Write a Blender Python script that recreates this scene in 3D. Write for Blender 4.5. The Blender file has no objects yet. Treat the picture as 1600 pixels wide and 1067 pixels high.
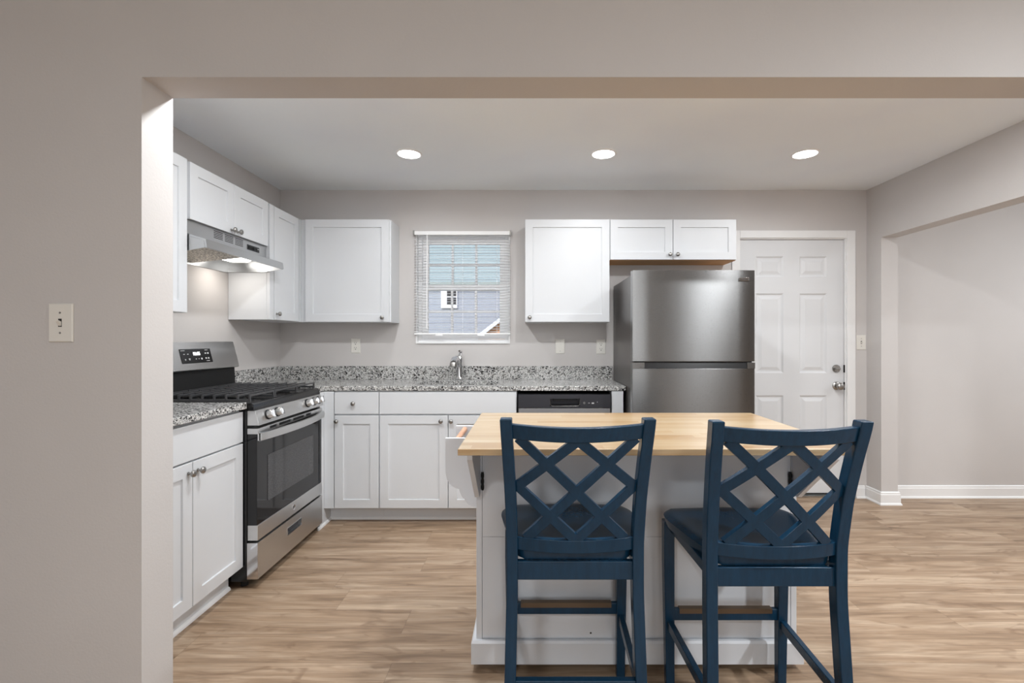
import bpy, bmesh, math, random
from mathutils import Vector, Matrix
random.seed(7)
SC = bpy.context.scene
COL = SC.collection
PI = math.pi
H = 1.257                      # camera height (m); camera stands at x=0, y=0 and looks along +Y
F = 750.0                      # focal length in pixels of the 1600 px wide frame

# ------------------------------------------------------------------ camera
cd = bpy.data.cameras.new('camera'); cam = bpy.data.objects.new('camera', cd); COL.objects.link(cam)
cam.location = (0, 0, H); cam.rotation_euler = (PI/2, 0, 0)
cd.sensor_width = 36; cd.lens = F/1600*36
cd.shift_x = -28/1600; cd.shift_y = -3.5/1600
cd.clip_start = 0.02; cd.clip_end = 200
SC.camera = cam
# ------------------------------------------------------------------ view + world
vs = SC.view_settings
vs.view_transform = 'Standard'; vs.look = 'None'; vs.gamma = 1.0; vs.use_curve_mapping = False
vs.exposure = 0.68
W = bpy.data.worlds.new('world'); SC.world = W; W.use_nodes = True
wn = W.node_tree; bgn = wn.nodes['Background']
sky = wn.nodes.new('ShaderNodeTexSky'); sky.sky_type = 'NISHITA'; sky.sun_disc = False
sky.sun_elevation = math.radians(50); sky.sun_rotation = math.radians(200)
wn.links.new(sky.outputs[0], bgn.inputs[0]); bgn.inputs[1].default_value = 0.28
try:
    SC.cycles.max_bounces = 10; SC.cycles.diffuse_bounces = 6; SC.cycles.glossy_bounces = 4
    SC.cycles.transparent_max_bounces = 16; SC.cycles.caustics_reflective = False; SC.cycles.caustics_refractive = False
    SC.cycles.use_denoising = True; SC.cycles.sample_clamp_indirect = 4
except Exception: pass

def lamp(name, loc, size, power, col=(1,1,1), rot=(0,0,0), shape='DISK', size_y=None, parent=None, spread=None):
    l = bpy.data.lights.new(name, 'AREA'); l.shape = shape; l.size = size
    if size_y: l.size_y = size_y
    l.energy = power; l.color = col
    if spread: l.spread = spread
    o = bpy.data.objects.new(name, l); COL.objects.link(o); o.location = loc; o.rotation_euler = rot
    if parent: o.parent = parent
    return o
# sun outside (lights the neighbouring house; faces the house wall, so none falls into the room)
sd = bpy.data.lights.new('sun', 'SUN'); sd.energy = 1.6; sd.angle = 0.05
so = bpy.data.objects.new('sun', sd); COL.objects.link(so); so.rotation_euler = (math.radians(50), 0, math.radians(-25))
# unseen lights added in the front room and side room to brighten the kitchen
CW = (.93, .972, 1.0)
lamp('front_fill_light', (.8, -2.95, 1.4), 2.0, 24, CW, (PI/2,0,0), 'RECTANGLE', 1.5)  # added fill behind the camera; the wall has no window here
lamp('front_unseen_lamp', (2.15, 0.15, 2.40), .14, 30, CW)  # unseen lamp inferred from the streak on the fridge
lamp('front_unseen_lamp', (-.7, -1.3, 2.40), .30, 20, CW)  # added fill lamp, out of view behind the camera
lamp('side_fill_lamp', (4.3, 2.3, 2.40), .4, 15, CW)  # added side-room fill from above, no fixture modelled
lamp('side_fill_light', (5.9, 2.6, 1.5), 1.4, 13, CW, (0, PI/2, 0), 'RECTANGLE', 1.3)  # added side-room fill from the far end, no window modelled
P_KITCHEN = 2.6
P_FILL = 12.8  # power of the added row behind the header
P_HOOD = 0.45

# ------------------------------------------------------------------ helpers: materials
def lin(c):
    c = c/255.0
    return c/12.92 if c <= .04045 else ((c+.055)/1.055)**2.4
def rgb(r, g, b): return (lin(r), lin(g), lin(b), 1)
class NT:
    def __init__(s, name):
        s.m = bpy.data.materials.new(name); s.m.use_nodes = True; s.t = s.m.node_tree
        s.p = s.t.nodes['Principled BSDF']
    def n(s, typ, **kw):
        o = s.t.nodes.new('ShaderNode'+typ)
        for k, v in kw.items():
            if k.startswith('i_'):
                key = k[2:]
                key = int(key) if key.isdigit() else key.replace('_', ' ')
                o.inputs[key].default_value = v
            else: setattr(o, k, v)
        return o
    def l(s, a, b): s.t.links.new(a, b)
    def math(s, op, a, b=None, c=None):
        o = s.n('Math', operation=op)
        for i, v in enumerate((a, b, c)):
            if v is None: continue
            if hasattr(v, 'links'): s.l(v, o.inputs[i])
            else: o.inputs[i].default_value = v
        return o.outputs[0]
    def ramp(s, fac, stops, interp='LINEAR'):
        r = s.n('ValToRGB'); cr = r.color_ramp; cr.interpolation = interp
        while len(cr.elements) < len(stops): cr.elements.new(0.5)
        for e, (p, c) in zip(cr.elements, stops): e.position = p; e.color = c
        s.l(fac, r.inputs[0]); return r.outputs[0]
    def pos(s, scale=(1,1,1), rot=(0,0,0)):
        g = s.n('NewGeometry'); mp = s.n('Mapping'); mp.inputs['Scale'].default_value = scale; mp.inputs['Rotation'].default_value = rot
        s.l(g.outputs['Position'], mp.inputs[0]); return mp.outputs[0]
    def obj(s, scale=(1,1,1)):
        g = s.n('TexCoord'); mp = s.n('Mapping'); mp.inputs['Scale'].default_value = scale
        s.l(g.outputs['Object'], mp.inputs[0]); return mp.outputs[0]
    def noise(s, vec, scale, detail=2, rough=.5, dist=0):
        o = s.n('TexNoise'); o.inputs['Scale'].default_value = scale; o.inputs['Detail'].default_value = detail
        o.inputs['Roughness'].default_value = rough; o.inputs['Distortion'].default_value = dist
        s.l(vec, o.inputs['Vector']); return o.outputs['Fac']
    def bump(s, h, strength, dist=.01):
        b = s.n('Bump'); b.inputs['Strength'].default_value = strength; b.inputs['Distance'].default_value = dist
        s.l(h, b.inputs['Height']); s.l(b.outputs[0], s.p.inputs['Normal'])
    def base(s, c, rough=.5, metal=0, spec=None):
        s.p.inputs['Base Color'].default_value = c; s.p.inputs['Roughness'].default_value = rough; s.p.inputs['Metallic'].default_value = metal
        if spec is not None: s.p.inputs['Specular IOR Level'].default_value = spec
        return s
def mixc(nt, fac, a, b, mode='MIX'):
    m = nt.n('Mix'); m.data_type = 'RGBA'; m.blend_type = mode
    for i, v in ((0, fac), (6, a), (7, b)):
        if hasattr(v, 'links'): nt.l(v, m.inputs[i])
        else: m.inputs[i].default_value = v
    return m.outputs[2]
def paint(name, c, rough=.5, bumps=.15, scale=180, spec=None, var=.03):
    nt = NT(name).base(c, rough, 0, spec)
    v = nt.pos(); f = nt.noise(v, scale, 3)
    big = nt.noise(v, 1.7, 2)
    col = nt.ramp(big, [(.3, tuple(x*(1-var) for x in c[:3])+(1,)), (.7, tuple(min(1, x*(1+var)) for x in c[:3])+(1,))])
    nt.l(col, nt.p.inputs['Base Color']); nt.bump(f, bumps, .002)
    return nt.m
M = {}
M['wall'] = paint('greige_wall_paint', rgb(201,197,195), .62, .2, 140)
M['ceiling'] = paint('ceiling_paint', rgb(244,249,255), .8, .25, 120)
M['trim'] = paint('white_trim_paint', rgb(236,236,236), .32, .03, 60)
M['cab'] = paint('white_cabinet_lacquer', rgb(214,216,219), .38, .02, 60, var=.008)
M['door'] = paint('white_door_paint', rgb(216,217,219), .38, .05, 90)
M['island'] = paint('pale_grey_island_paint', rgb(222,225,230), .45, .03, 70)
M['plate'] = paint('white_plastic', rgb(226,223,216), .35, .0, 60)
M['slot'] = paint('dark_slot', rgb(40,38,36), .6, .0, 60)
M['black'] = paint('black_enamel', rgb(17,17,19), .22, .02, 60)
M['matblack'] = paint('matt_black', rgb(14,14,15), .65, .1, 200)
nt = NT('cast_iron').base(rgb(62,62,64), .3, 0); nt.bump(nt.noise(nt.pos(), 500, 2), .08, .001); M['castiron'] = nt.m
M['darkcab'] = paint('dark_gap', rgb(30,29,28), .8, 0, 60)
nt = NT('blind_slat_translucent').base(rgb(252,252,252), .45); nt.p.inputs['Transmission Weight'].default_value = 0
_tr = nt.n('BsdfTranslucent'); _tr.inputs[0].default_value = rgb(240,241,242); _mx = nt.n('MixShader'); _mx.inputs[0].default_value = .6
nt.l(nt.p.outputs[0], _mx.inputs[1]); nt.l(_tr.outputs[0], _mx.inputs[2]); nt.l(_mx.outputs[0], nt.t.nodes['Material Output'].inputs[0]); M['slat_thin'] = nt.m
M['vinyl'] = paint('white_vinyl', rgb(252,252,253), .4, 0, 60)
M['slat'] = paint('blind_slat_white', rgb(250,250,250), .45, 0, 60)
M['underwood'] = paint('raw_plywood', rgb(200,150,95), .6, .1, 90)
M['rubber'] = paint('weather_strip', rgb(25,25,26), .7, 0, 60)
def m_metal(name, c, rough, streak=(1,1,1), sb=.06, aniso=0, scale=300):
    nt = NT(name).base(c, rough, 1)
    v = nt.obj(streak); f = nt.noise(v, scale, 2)
    r = nt.math('MULTIPLY_ADD', f, .12, rough-.06); nt.l(r, nt.p.inputs['Roughness'])
    nt.bump(f, sb, .001)
    if aniso:
        nt.p.inputs['Anisotropic'].default_value = aniso; nt.p.inputs['Anisotropic Rotation'].default_value = .25
    return nt
M['chrome'] = m_metal('chrome', rgb(215,215,217), .12, sb=0).m
M['nickel'] = m_metal('satin_nickel', rgb(165,163,160), .28, sb=.02).m
def m_steel(name, c, rough, streak, tangent_axis=None, aniso=.7):
    nt = m_metal(name, c, rough, streak, .05, aniso, 60)
    if tangent_axis:
        t = nt.n('Tangent'); t.direction_type = 'RADIAL'; t.axis = tangent_axis; nt.l(t.outputs[0], nt.p.inputs['Tangent'])
    return nt.m
M['steel_fridge'] = m_steel('brushed_steel_fridge', rgb(128,128,128), .29, (1,1,45), 'Z', .9)
M['steel_range'] = m_steel('brushed_steel_range', rgb(212,212,212), .30, (1,1,45), 'Z', .5)
M['steel_hood'] = m_steel('brushed_steel_hood', rgb(196,197,198), .33, (1,1,40), 'Z', .4)
M['steel_dw'] = m_steel('brushed_steel_dishwasher', rgb(180,180,182), .3, (1,1,45), 'Z', .5)
M['brass'] = m_metal('worn_brass', rgb(120,104,88), .5, (3,40,40), .05).m
nt = NT('fridge_side_grey').base(rgb(92,88,86), .32, .55); f = nt.noise(nt.pos(), 260, 3); nt.bump(f, .15, .001); M['fridge_side'] = nt.m
nt = NT('dark_control_panel').base(rgb(58,58,63), .35, .35); M['panel'] = nt.m
nt = NT('oven_glass').base(rgb(24,24,26), .06, 0); M['ovenglass'] = nt.m
nt = NT('oven_window_dots').base(rgb(70,70,72), .08, 0)
vo = nt.n('TexVoronoi'); vo.inputs['Scale'].default_value = 130; nt.l(nt.pos(), vo.inputs['Vector'])
nt.l(nt.ramp(vo.outputs['Distance'], [(.3, rgb(74,74,76)), (.45, rgb(62,62,64))]), nt.p.inputs['Base Color']); M['ovenwin'] = nt.m
# stool paint: dark teal blue, semi gloss
nt = NT('navy_stool_paint').base(rgb(34,66,90), .27, 0, .36)
v = nt.pos((9,9,1.6)); f = nt.noise(v, 9, 4, .6)
nt.l(nt.ramp(f, [(.3, rgb(13,47,70)), (.7, rgb(17,55,81))]), nt.p.inputs['Base Color']); nt.bump(nt.noise(nt.pos((30,30,6)), 12, 3), .02, .001); M['navy'] = nt.m
# granite
def m_granite():
    nt = NT('speckled_granite').base((1,1,1,1), .16)
    v = nt.pos()
    v2 = nt.pos((1,1,1.6), (.4,.7,.5))
    a = nt.noise(v2, 78, 3, .62, .6); b = nt.noise(v, 140, 2, .6); c = nt.noise(v, 30, 2)
    basecol = nt.ramp(b, [(.36, rgb(125,125,124)), (.48, rgb(180,179,177)), (.62, rgb(226,225,222))])
    a2 = nt.math('ADD', a, nt.math('MULTIPLY', nt.math('SUBTRACT', c, .5), .28))
    mask = nt.ramp(a2, [(.415, (1,1,1,1)), (.455, (0,0,0,1))])
    g2 = nt.ramp(nt.noise(nt.pos((1,1,1), (1,.3,.2)), 75, 2, .5, .3), [(.36, (1,1,1,1)), (.42, (0,0,0,1))])
    col = mixc(nt, g2, basecol, rgb(112,108,104)); col = mixc(nt, mask, col, rgb(30,29,31))
    nt.l(col, nt.p.inputs['Base Color']); return nt.m
M['granite'] = m_granite()
# plank floor (planks run along X)
def m_floor():
    nt = NT('oak_plank_floor').base((1,1,1,1), .42)
    g = nt.n('NewGeometry'); s = nt.n('SeparateXYZ'); nt.l(g.outputs['Position'], s.inputs[0])
    x, y = s.outputs[0], s.outputs[1]
    yy = nt.math('DIVIDE', nt.math('ADD', y, 10.03), .183)
    row = nt.math('FLOOR', yy)
    wn1 = nt.n('TexWhiteNoise', noise_dimensions='1D'); nt.l(row, wn1.inputs['W'])
    xx = nt.math('DIVIDE', nt.math('ADD', nt.math('ADD', x, 20.0), nt.math('MULTIPLY', wn1.outputs[0], 1.22)), 1.22)
    pl = nt.math('FLOOR', xx)
    cb = nt.n('CombineXYZ'); nt.l(row, cb.inputs[0]); nt.l(pl, cb.inputs[1])
    wn2 = nt.n('TexWhiteNoise', noise_dimensions='3D'); nt.l(cb.outputs[0], wn2.inputs['Vector'])
    rnd = wn2.outputs[0]
    def vec(sx, sy, off):
        c = nt.n('CombineXYZ')
        nt.l(nt.math('ADD', nt.math('MULTIPLY', x, sx), nt.math('MULTIPLY', rnd, off)), c.inputs[0])
        nt.l(nt.math('MULTIPLY', y, sy), c.inputs[1]); nt.l(nt.math('MULTIPLY', rnd, 31.0), c.inputs[2]); return c.outputs[0]
    broad = nt.noise(vec(1.5, 15, 40), 1.0, 4, .6, .9)
    grain = nt.noise(vec(4, 120, 90), 1.0, 4, .65, .4)
    blot = nt.noise(vec(5, 14, 70), 1.0, 2, .5, 1.2)
    col = nt.ramp(broad, [(.28, rgb(124,101,80)), (.47, rgb(165,139,114)), (.66, rgb(192,169,145))])
    col = mixc(nt, nt.ramp(grain, [(.35, (.45,.45,.45,1)), (.6, (0,0,0,1))]), col, rgb(104,83,64))
    col = mixc(nt, nt.ramp(blot, [(.30, (.55,.55,.55,1)), (.40, (0,0,0,1))]), col, rgb(118,92,70))
    tone = nt.ramp(rnd, [(0, (.92,.92,.92,1)), (1, (1.05,1.045,1.04,1))])
    col = mixc(nt, 1.0, col, tone, 'MULTIPLY')
    fy = nt.math('FRACT', yy); fx = nt.math('FRACT', xx)
    sy = nt.math('MINIMUM', fy, nt.math('SUBTRACT', 1.0, fy)); sx = nt.math('MINIMUM', fx, nt.math('SUBTRACT', 1.0, fx))
    seam = nt.math('MAXIMUM', nt.math('LESS_THAN', sy, .008), nt.math('LESS_THAN', sx, .0012))
    col = mixc(nt, nt.math('MULTIPLY', seam, .3), col, rgb(92,72,55))
    nt.l(col, nt.p.inputs['Base Color'])
    nt.l(nt.math('MULTIPLY_ADD', grain, .2, .33), nt.p.inputs['Roughness'])
    nt.bump(nt.math('SUBTRACT', nt.math('MULTIPLY', grain, .4), seam), .12, .002); return nt.m
M['floor'] = m_floor()
def m_butcher():
    nt = NT('butcher_block').base((1,1,1,1), .3); nt.p.inputs['Coat Weight'].default_value = .6; nt.p.inputs['Coat Roughness'].default_value = .16
    g = nt.n('NewGeometry'); s = nt.n('SeparateXYZ'); nt.l(g.outputs['Position'], s.inputs[0])
    x, y, z = s.outputs
    yy = nt.math('DIVIDE', nt.math('ADD', y, 5.0), .042); row = nt.math('FLOOR', yy)
    w1 = nt.n('TexWhiteNoise', noise_dimensions='1D'); nt.l(row, w1.inputs['W'])
    xx = nt.math('DIVIDE', nt.math('ADD', nt.math('ADD', x, 9.0), nt.math('MULTIPLY', w1.outputs[0], .5)), .42)
    cb = nt.n('CombineXYZ'); nt.l(row, cb.inputs[0]); nt.l(nt.math('FLOOR', xx), cb.inputs[1])
    w2 = nt.n('TexWhiteNoise', noise_dimensions='3D'); nt.l(cb.outputs[0], w2.inputs['Vector'])
    c = nt.n('CombineXYZ'); nt.l(nt.math('ADD', nt.math('MULTIPLY', x, 3), nt.math('MULTIPLY', w2.outputs[0], 50)), c.inputs[0])
    nt.l(nt.math('MULTIPLY', y, 70), c.inputs[1]); nt.l(nt.math('MULTIPLY', z, 70), c.inputs[2])
    gr = nt.noise(c.outputs[0], 1, 4, .6, .5)
    col = nt.ramp(w2.outputs[0], [(0, rgb(168,133,92)), (.25, rgb(188,161,124)), (1, rgb(200,179,147))])
    col = mixc(nt, nt.ramp(gr, [(.36, (.5,.5,.5,1)), (.62, (0,0,0,1))]), col, rgb(176,138,92))
    nt.l(col, nt.p.inputs['Base Color']); return nt.m
M['butcher'] = m_butcher()
nt = NT('copper_dowel').base(rgb(214,160,128), .35, 0); nt.l(nt.ramp(nt.noise(nt.pos((40,4,40)), 4, 3), [(.3, rgb(205,150,118)), (.7, rgb(225,178,146))]), nt.p.inputs['Base Color']); M['dowel'] = nt.m
def m_emit(name, c, s):
    nt = NT(name); nt.p.inputs['Base Color'].default_value = c; nt.p.inputs['Emission Color'].default_value = c; nt.p.inputs['Emission Strength'].default_value = s; return nt.m
M['ledglow'] = m_emit('led_lens', (1,1,1,1), 6)
M['hoodglow'] = m_emit('hood_lens', (1,.97,.92,1), 3)
M['digits'] = m_emit('display_digits', (1,1,1,1), 2.5)
M['print'] = paint('white_print', rgb(200,200,200), .5, 0, 60)
def m_glass():
    nt = NT('window_glass'); t = nt.t; out = t.nodes['Material Output']
    tr = nt.n('BsdfTransparent'); gl = nt.n('BsdfGlossy'); gl.inputs['Roughness'].default_value = .02; mx = nt.n('MixShader')
    fr = nt.n('Fresnel'); fr.inputs[0].default_value = 1.45
    nt.l(fr.outputs[0], mx.inputs[0]); nt.l(tr.outputs[0], mx.inputs[1]); nt.l(gl.outputs[0], mx.inputs[2]); nt.l(mx.outputs[0], out.inputs[0]); return nt.m
M['glass'] = m_glass()
def m_mesh_filter():
    nt = NT('filter_mesh').base(rgb(175,170,160), .35, .9)
    w = nt.n('TexVoronoi'); w.inputs['Scale'].default_value = 95; nt.l(nt.pos(), w.inputs['Vector'])
    nt.l(nt.ramp(w.outputs['Distance'], [(.2, rgb(225,218,205)), (.6, rgb(120,114,105))]), nt.p.inputs['Base Color']); nt.bump(w.outputs['Distance'], .8, .004); return nt.m
M['filter'] = m_mesh_filter()
def m_siding(name, c1, c2, pitch=.115):
    nt = NT(name).base(c1, .6); g = nt.n('NewGeometry'); s = nt.n('SeparateXYZ'); nt.l(g.outputs['Position'], s.inputs[0])
    f = nt.math('FRACT', nt.math('DIVIDE', nt.math('ADD', s.outputs[2], 5), pitch))
    nt.l(nt.ramp(f, [(0, c2), (.07, c2), (.12, c1)]), nt.p.inputs['Base Color']); return nt.m
M['siding'] = m_siding('blue_grey_siding', rgb(150,153,158), rgb(120,123,130))
M['paleroof'] = m_siding('pale_green_siding', rgb(138,146,138), rgb(108,116,110), .16)
M['shingle'] = m_siding('tan_shingles', rgb(232,168,116), rgb(180,126,88), .09)
nt = NT('tree_leaves').base(rgb(120,150,90), .7); nt.l(nt.ramp(nt.noise(nt.pos(), 6, 4), [(.3, rgb(90,120,66)), (.7, rgb(170,195,140))]), nt.p.inputs['Base Color']); M['leaf'] = nt.m
nt = NT('lawn').base(rgb(110,125,80), .9); nt.l(nt.ramp(nt.noise(nt.pos(), 4, 4), [(.3, rgb(90,104,60)), (.7, rgb(130,142,96))]), nt.p.inputs['Base Color']); M['lawn'] = nt.m

# ------------------------------------------------------------------ helpers: meshes
def B(): return bmesh.new()
def box(bm, x0, x1, y0, y1, z0, z1):
    x0, x1 = sorted((x0, x1)); y0, y1 = sorted((y0, y1)); z0, z1 = sorted((z0, z1))
    v = [bm.verts.new(p) for p in ((x0,y0,z0),(x1,y0,z0),(x1,y1,z0),(x0,y1,z0),(x0,y0,z1),(x1,y0,z1),(x1,y1,z1),(x0,y1,z1))]
    for f in ((3,2,1,0),(4,5,6,7),(0,1,5,4),(1,2,6,5),(2,3,7,6),(3,0,4,7)): bm.faces.new([v[i] for i in f])
    return bm
def prism(bm, pts, a, b, fn):
    """closed outline pts (p,q) swept from a to b; fn(p,q,t) -> xyz"""
    A = [bm.verts.new(fn(p, q, a)) for p, q in pts]; C = [bm.verts.new(fn(p, q, b)) for p, q in pts]
    n = len(pts); bm.faces.new(A[::-1]); bm.faces.new(C)
    for i in range(n): bm.faces.new((A[i], A[(i+1) % n], C[(i+1) % n], C[i]))
    return bm
def cyl(bm, c, axis, r, h, seg=24, r2=None):
    """cylinder or cone from point c along axis vector for length h"""
    r2 = r if r2 is None else r2
    ax = Vector(axis).normalized(); u = ax.orthogonal().normalized(); w = ax.cross(u); c = Vector(c)
    A = [bm.verts.new(c + u*r*math.cos(2*PI*i/seg) + w*r*math.sin(2*PI*i/seg)) for i in range(seg)]
    C = [bm.verts.new(c + ax*h + u*r2*math.cos(2*PI*i/seg) + w*r2*math.sin(2*PI*i/seg)) for i in range(seg)]
    bm.faces.new(A[::-1]); bm.faces.new(C)
    for i in range(seg): bm.faces.new((A[i], A[(i+1) % seg], C[(i+1) % seg], C[i]))
    return bm
def lathe(bm, c, axis, prof, seg=24):
    """profile of (distance along axis, radius)"""
    ax = Vector(axis).normalized(); u = ax.orthogonal().normalized(); w = ax.cross(u); c = Vector(c); rings = []
    for d, r in prof:
        rings.append([bm.verts.new(c + ax*d + (u*math.cos(2*PI*i/seg) + w*math.sin(2*PI*i/seg))*max(r, 1e-4)) for i in range(seg)])
    for a, b in zip(rings, rings[1:]):
        for i in range(seg): bm.faces.new((a[i], a[(i+1) % seg], b[(i+1) % seg], b[i]))
    bm.faces.new(rings[0][::-1]); bm.faces.new(rings[-1]); return bm
def tube(bm, pts, r, seg=10):
    pts = [Vector(p) for p in pts]; rs = r if isinstance(r, (list, tuple)) else [r]*len(pts); rings = []; up = None
    for i, p in enumerate(pts):
        d = (pts[min(i+1, len(pts)-1)] - pts[max(i-1, 0)]).normalized()
        u = d.orthogonal().normalized() if up is None else (up - d*up.dot(d)).normalized()
        up = u; w = d.cross(u)
        rings.append([bm.verts.new(p + (u*math.cos(2*PI*k/seg) + w*math.sin(2*PI*k/seg))*rs[i]) for k in range(seg)])
    for a, b in zip(rings, rings[1:]):
        for k in range(seg): bm.faces.new((a[k], a[(k+1) % seg], b[(k+1) % seg], b[k]))
    bm.faces.new(rings[0][::-1]); bm.faces.new(rings[-1]); return bm
def loft(bm, sections):
    """list of equally long closed vertex loops"""
    R = [[bm.verts.new(p) for p in s] for s in sections]; n = len(R[0])
    for a, b in zip(R, R[1:]):
        for k in range(n): bm.faces.new((a[k], a[(k+1) % n], b[(k+1) % n], b[k]))
    bm.faces.new(R[0][::-1]); bm.faces.new(R[-1]); return bm
def wloc(o):
    v = Vector((0,0,0))
    while o is not None: v += o.location; o = o.parent
    return v
def obj(name, bm, m, parent=None, bevel=0, seg=2, smooth=35, label=None):
    bmesh.ops.recalc_face_normals(bm, faces=bm.faces[:])
    if parent is not None: bmesh.ops.translate(bm, verts=bm.verts[:], vec=-wloc(parent))
    me = bpy.data.meshes.new(name); bm.to_mesh(me); bm.free()
    for p in me.polygons: p.use_smooth = True
    me.set_sharp_from_angle(angle=math.radians(smooth))
    ms = m if isinstance(m, (list, tuple)) else [m]
    for k in ms: me.materials.append(M[k] if isinstance(k, str) else k)
    o = bpy.data.objects.new(name, me); COL.objects.link(o)
    if parent is not None: o.parent = parent
    if bevel:
        b = o.modifiers.new('bevel', 'BEVEL'); b.width = bevel; b.segments = seg; b.limit_method = 'ANGLE'; b.angle_limit = math.radians(40); b.harden_normals = True
    if label: o['label'] = label
    return o
def thing(name, loc, label, cat, group=None, rz=0):
    o = bpy.data.objects.new(name, None); COL.objects.link(o); o.empty_display_size = .05
    o.location = loc; o.rotation_euler.z = rz; o['label'] = label; o['category'] = cat
    if group: o['group'] = group
    return o
def tag(o, label, cat, group=None):
    o['label'] = label; o['category'] = cat
    if group: o['group'] = group
    return o
def struct(name, bm, m, parent=None, bevel=0, **k):
    o = obj(name, bm, m, parent, bevel, **k)
    if parent is None: o['kind'] = 'structure'
    return o
def text(name, s, size, origin, right, up, m, parent, depth=.0004, align='CENTER'):
    c = bpy.data.curves.new(name, 'FONT'); c.body = s; c.size = size; c.extrude = depth; c.align_x = align; c.align_y = 'CENTER'; c.resolution_u = 3
    t = bpy.data.objects.new(name, c); COL.objects.link(t)
    dg = bpy.context.evaluated_depsgraph_get(); me = bpy.data.meshes.new_from_object(t.evaluated_get(dg))
    bpy.data.objects.remove(t)
    r = Vector(right).normalized(); u = Vector(up).normalized(); n = r.cross(u)
    mat = Matrix((r, u, n)).transposed().to_4x4(); me.transform(Matrix.Translation(Vector(origin) - (wloc(parent) if parent else Vector((0,0,0)))) @ mat)
    me.materials.clear(); me.materials.append(M[m])
    o = bpy.data.objects.new(name, me); COL.objects.link(o)
    if parent: o.parent = parent
    return o

# frames for things that face the viewer ('back') or stand on the left wall ('left')
def fr_back(yf): return lambda u, v, w: (u, yf - w, v)          # u = X, v = Z, w = towards the camera
def fr_left(xf): return lambda u, v, w: (xf + w, u, v)          # u = Y, v = Z, w = towards +X
def fr_panelface(xf): return lambda u, v, w: (u, xf - w, v)
def shaker(fr, u0, u1, v0, v1, t=.02, fw=.057, dp=.008):
    bm = B()
    def ring(a, w): return [bm.verts.new(fr(u, v, w)) for u, v in ((u0+a, v0+a), (u1-a, v0+a), (u1-a, v1-a), (u0+a, v1-a))]
    e = .0012
    r = [ring(0, 0), ring(0, t-e), ring(e, t), ring(fw, t), ring(fw+.0015, t-dp)]
    bm.faces.new(r[0])
    for a, b in zip(r, r[1:]):
        for i in range(4): bm.faces.new((a[i], a[(i+1) % 4], b[(i+1) % 4], b[i]))
    bm.faces.new(r[-1]); return bm
def slab(fr, u0, u1, v0, v1, t=.02):
    bm = B()
    def ring(a, w): return [bm.verts.new(fr(u, v, w)) for u, v in ((u0+a, v0+a), (u1-a, v0+a), (u1-a, v1-a), (u0+a, v1-a))]
    r = [ring(0, 0), ring(0, t-.0012), ring(.0012, t)]
    bm.faces.new(r[0]); bm.faces.new(r[2])
    for a, b in zip(r, r[1:]):
        for i in range(4): bm.faces.new((a[i], a[(i+1) % 4], b[(i+1) % 4], b[i]))
    return bm
def knob(fr, u, v, parent, w=.02):
    bm = B(); c = Vector(fr(u, v, w)); ax = Vector(fr(u, v, w+1)) - c
    lathe(bm, c, ax, [(0,.0075),(.002,.0075),(.003,.005),(.012,.0045),(.016,.007),(.018,.0125),(.021,.0148),(.026,.0148),(.030,.012),(.032,.006),(.0325,.0005)], 20)
    return obj('knob', bm, 'nickel', parent, smooth=50)
def carcass(fr, u0, u1, v0, v1, depth, parent, m='cab', name='body'):
    bm = B(); a = fr(u0, v0, 0); b = fr(u1, v1, -depth); box(bm, a[0], b[0], a[1], b[1], a[2], b[2])
    return obj(name, bm, m, parent, .0008)

# ------------------------------------------------------------------ key measures
YW = 3.807; XL = -1.98; XR = 2.67; ZC = 2.44
YB = 3.267          # face frame of the back base run
YU = 3.561          # front of upper doors on the back wall
XB = -1.441         # front of the doors of the left base cabinet
XU = -1.706         # front of upper doors on the left wall
ZT = .94; ZTB = .908
YF0, YF1 = 1.434, 1.560   # front wall (with the wide opening)
XJ = -1.16; ZH = 2.04
Y0 = -3.0; X0 = -2.9; X1 = 6.0

# ------------------------------------------------------------------ shell
bm = B(); box(bm, X0-.1, X1+.1, Y0-.1, YW+.12, -.05, 0); struct('floor', bm, 'floor')
bm = B(); box(bm, X0-.1, X1+.1, Y0-.1, YW+.12, ZC, ZC+.1); struct('ceiling', bm, 'ceiling')
WX0, WX1, WZ0, WZ1 = -.905, -.158, 1.222, 2.108      # window opening
DX0, DX1, DZ1 = 1.655, 2.512, 2.062                  # door opening
bm = B()
box(bm, XL-.12, WX0, YW, YW+.12, 0, ZC); box(bm, WX0, WX1, YW, YW+.12, 0, WZ0); box(bm, WX0, WX1, YW, YW+.12, WZ1, ZC)
box(bm, WX1, DX0, YW, YW+.12, 0, ZC); box(bm, DX0, DX1, YW, YW+.12, DZ1, ZC); box(bm, DX1, X1+.1, YW, YW+.12, 0, ZC)
struct('wall_back', bm, 'wall')
bm = B(); box(bm, XL-.12, XL, YF1, YW, 0, ZC); struct('wall_left', bm, 'wall')
bm = B(); box(bm, XR, XR+.126, 3.648, YW, 0, ZC); box(bm, XR, XR+.126, YF1, 3.648, 2.032, ZC); struct('wall_right', bm, 'wall')
bm = B(); box(bm, X0, XJ, YF0, YF1, 0, ZC); box(bm, XJ, XR, YF0, YF1, ZH, ZC); box(bm, XR, X1, YF0, YF1, 0, ZC); struct('wall_front', bm, 'wall')
bm = B(); box(bm, X0-.1, X0, Y0, YF1, 0, ZC); box(bm, X1, X1+.1, Y0, YW, 0, ZC); box(bm, X0-.1, X1+.1, Y0-.1, Y0, 0, ZC); struct('wall_outer', bm, 'wall')

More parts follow.
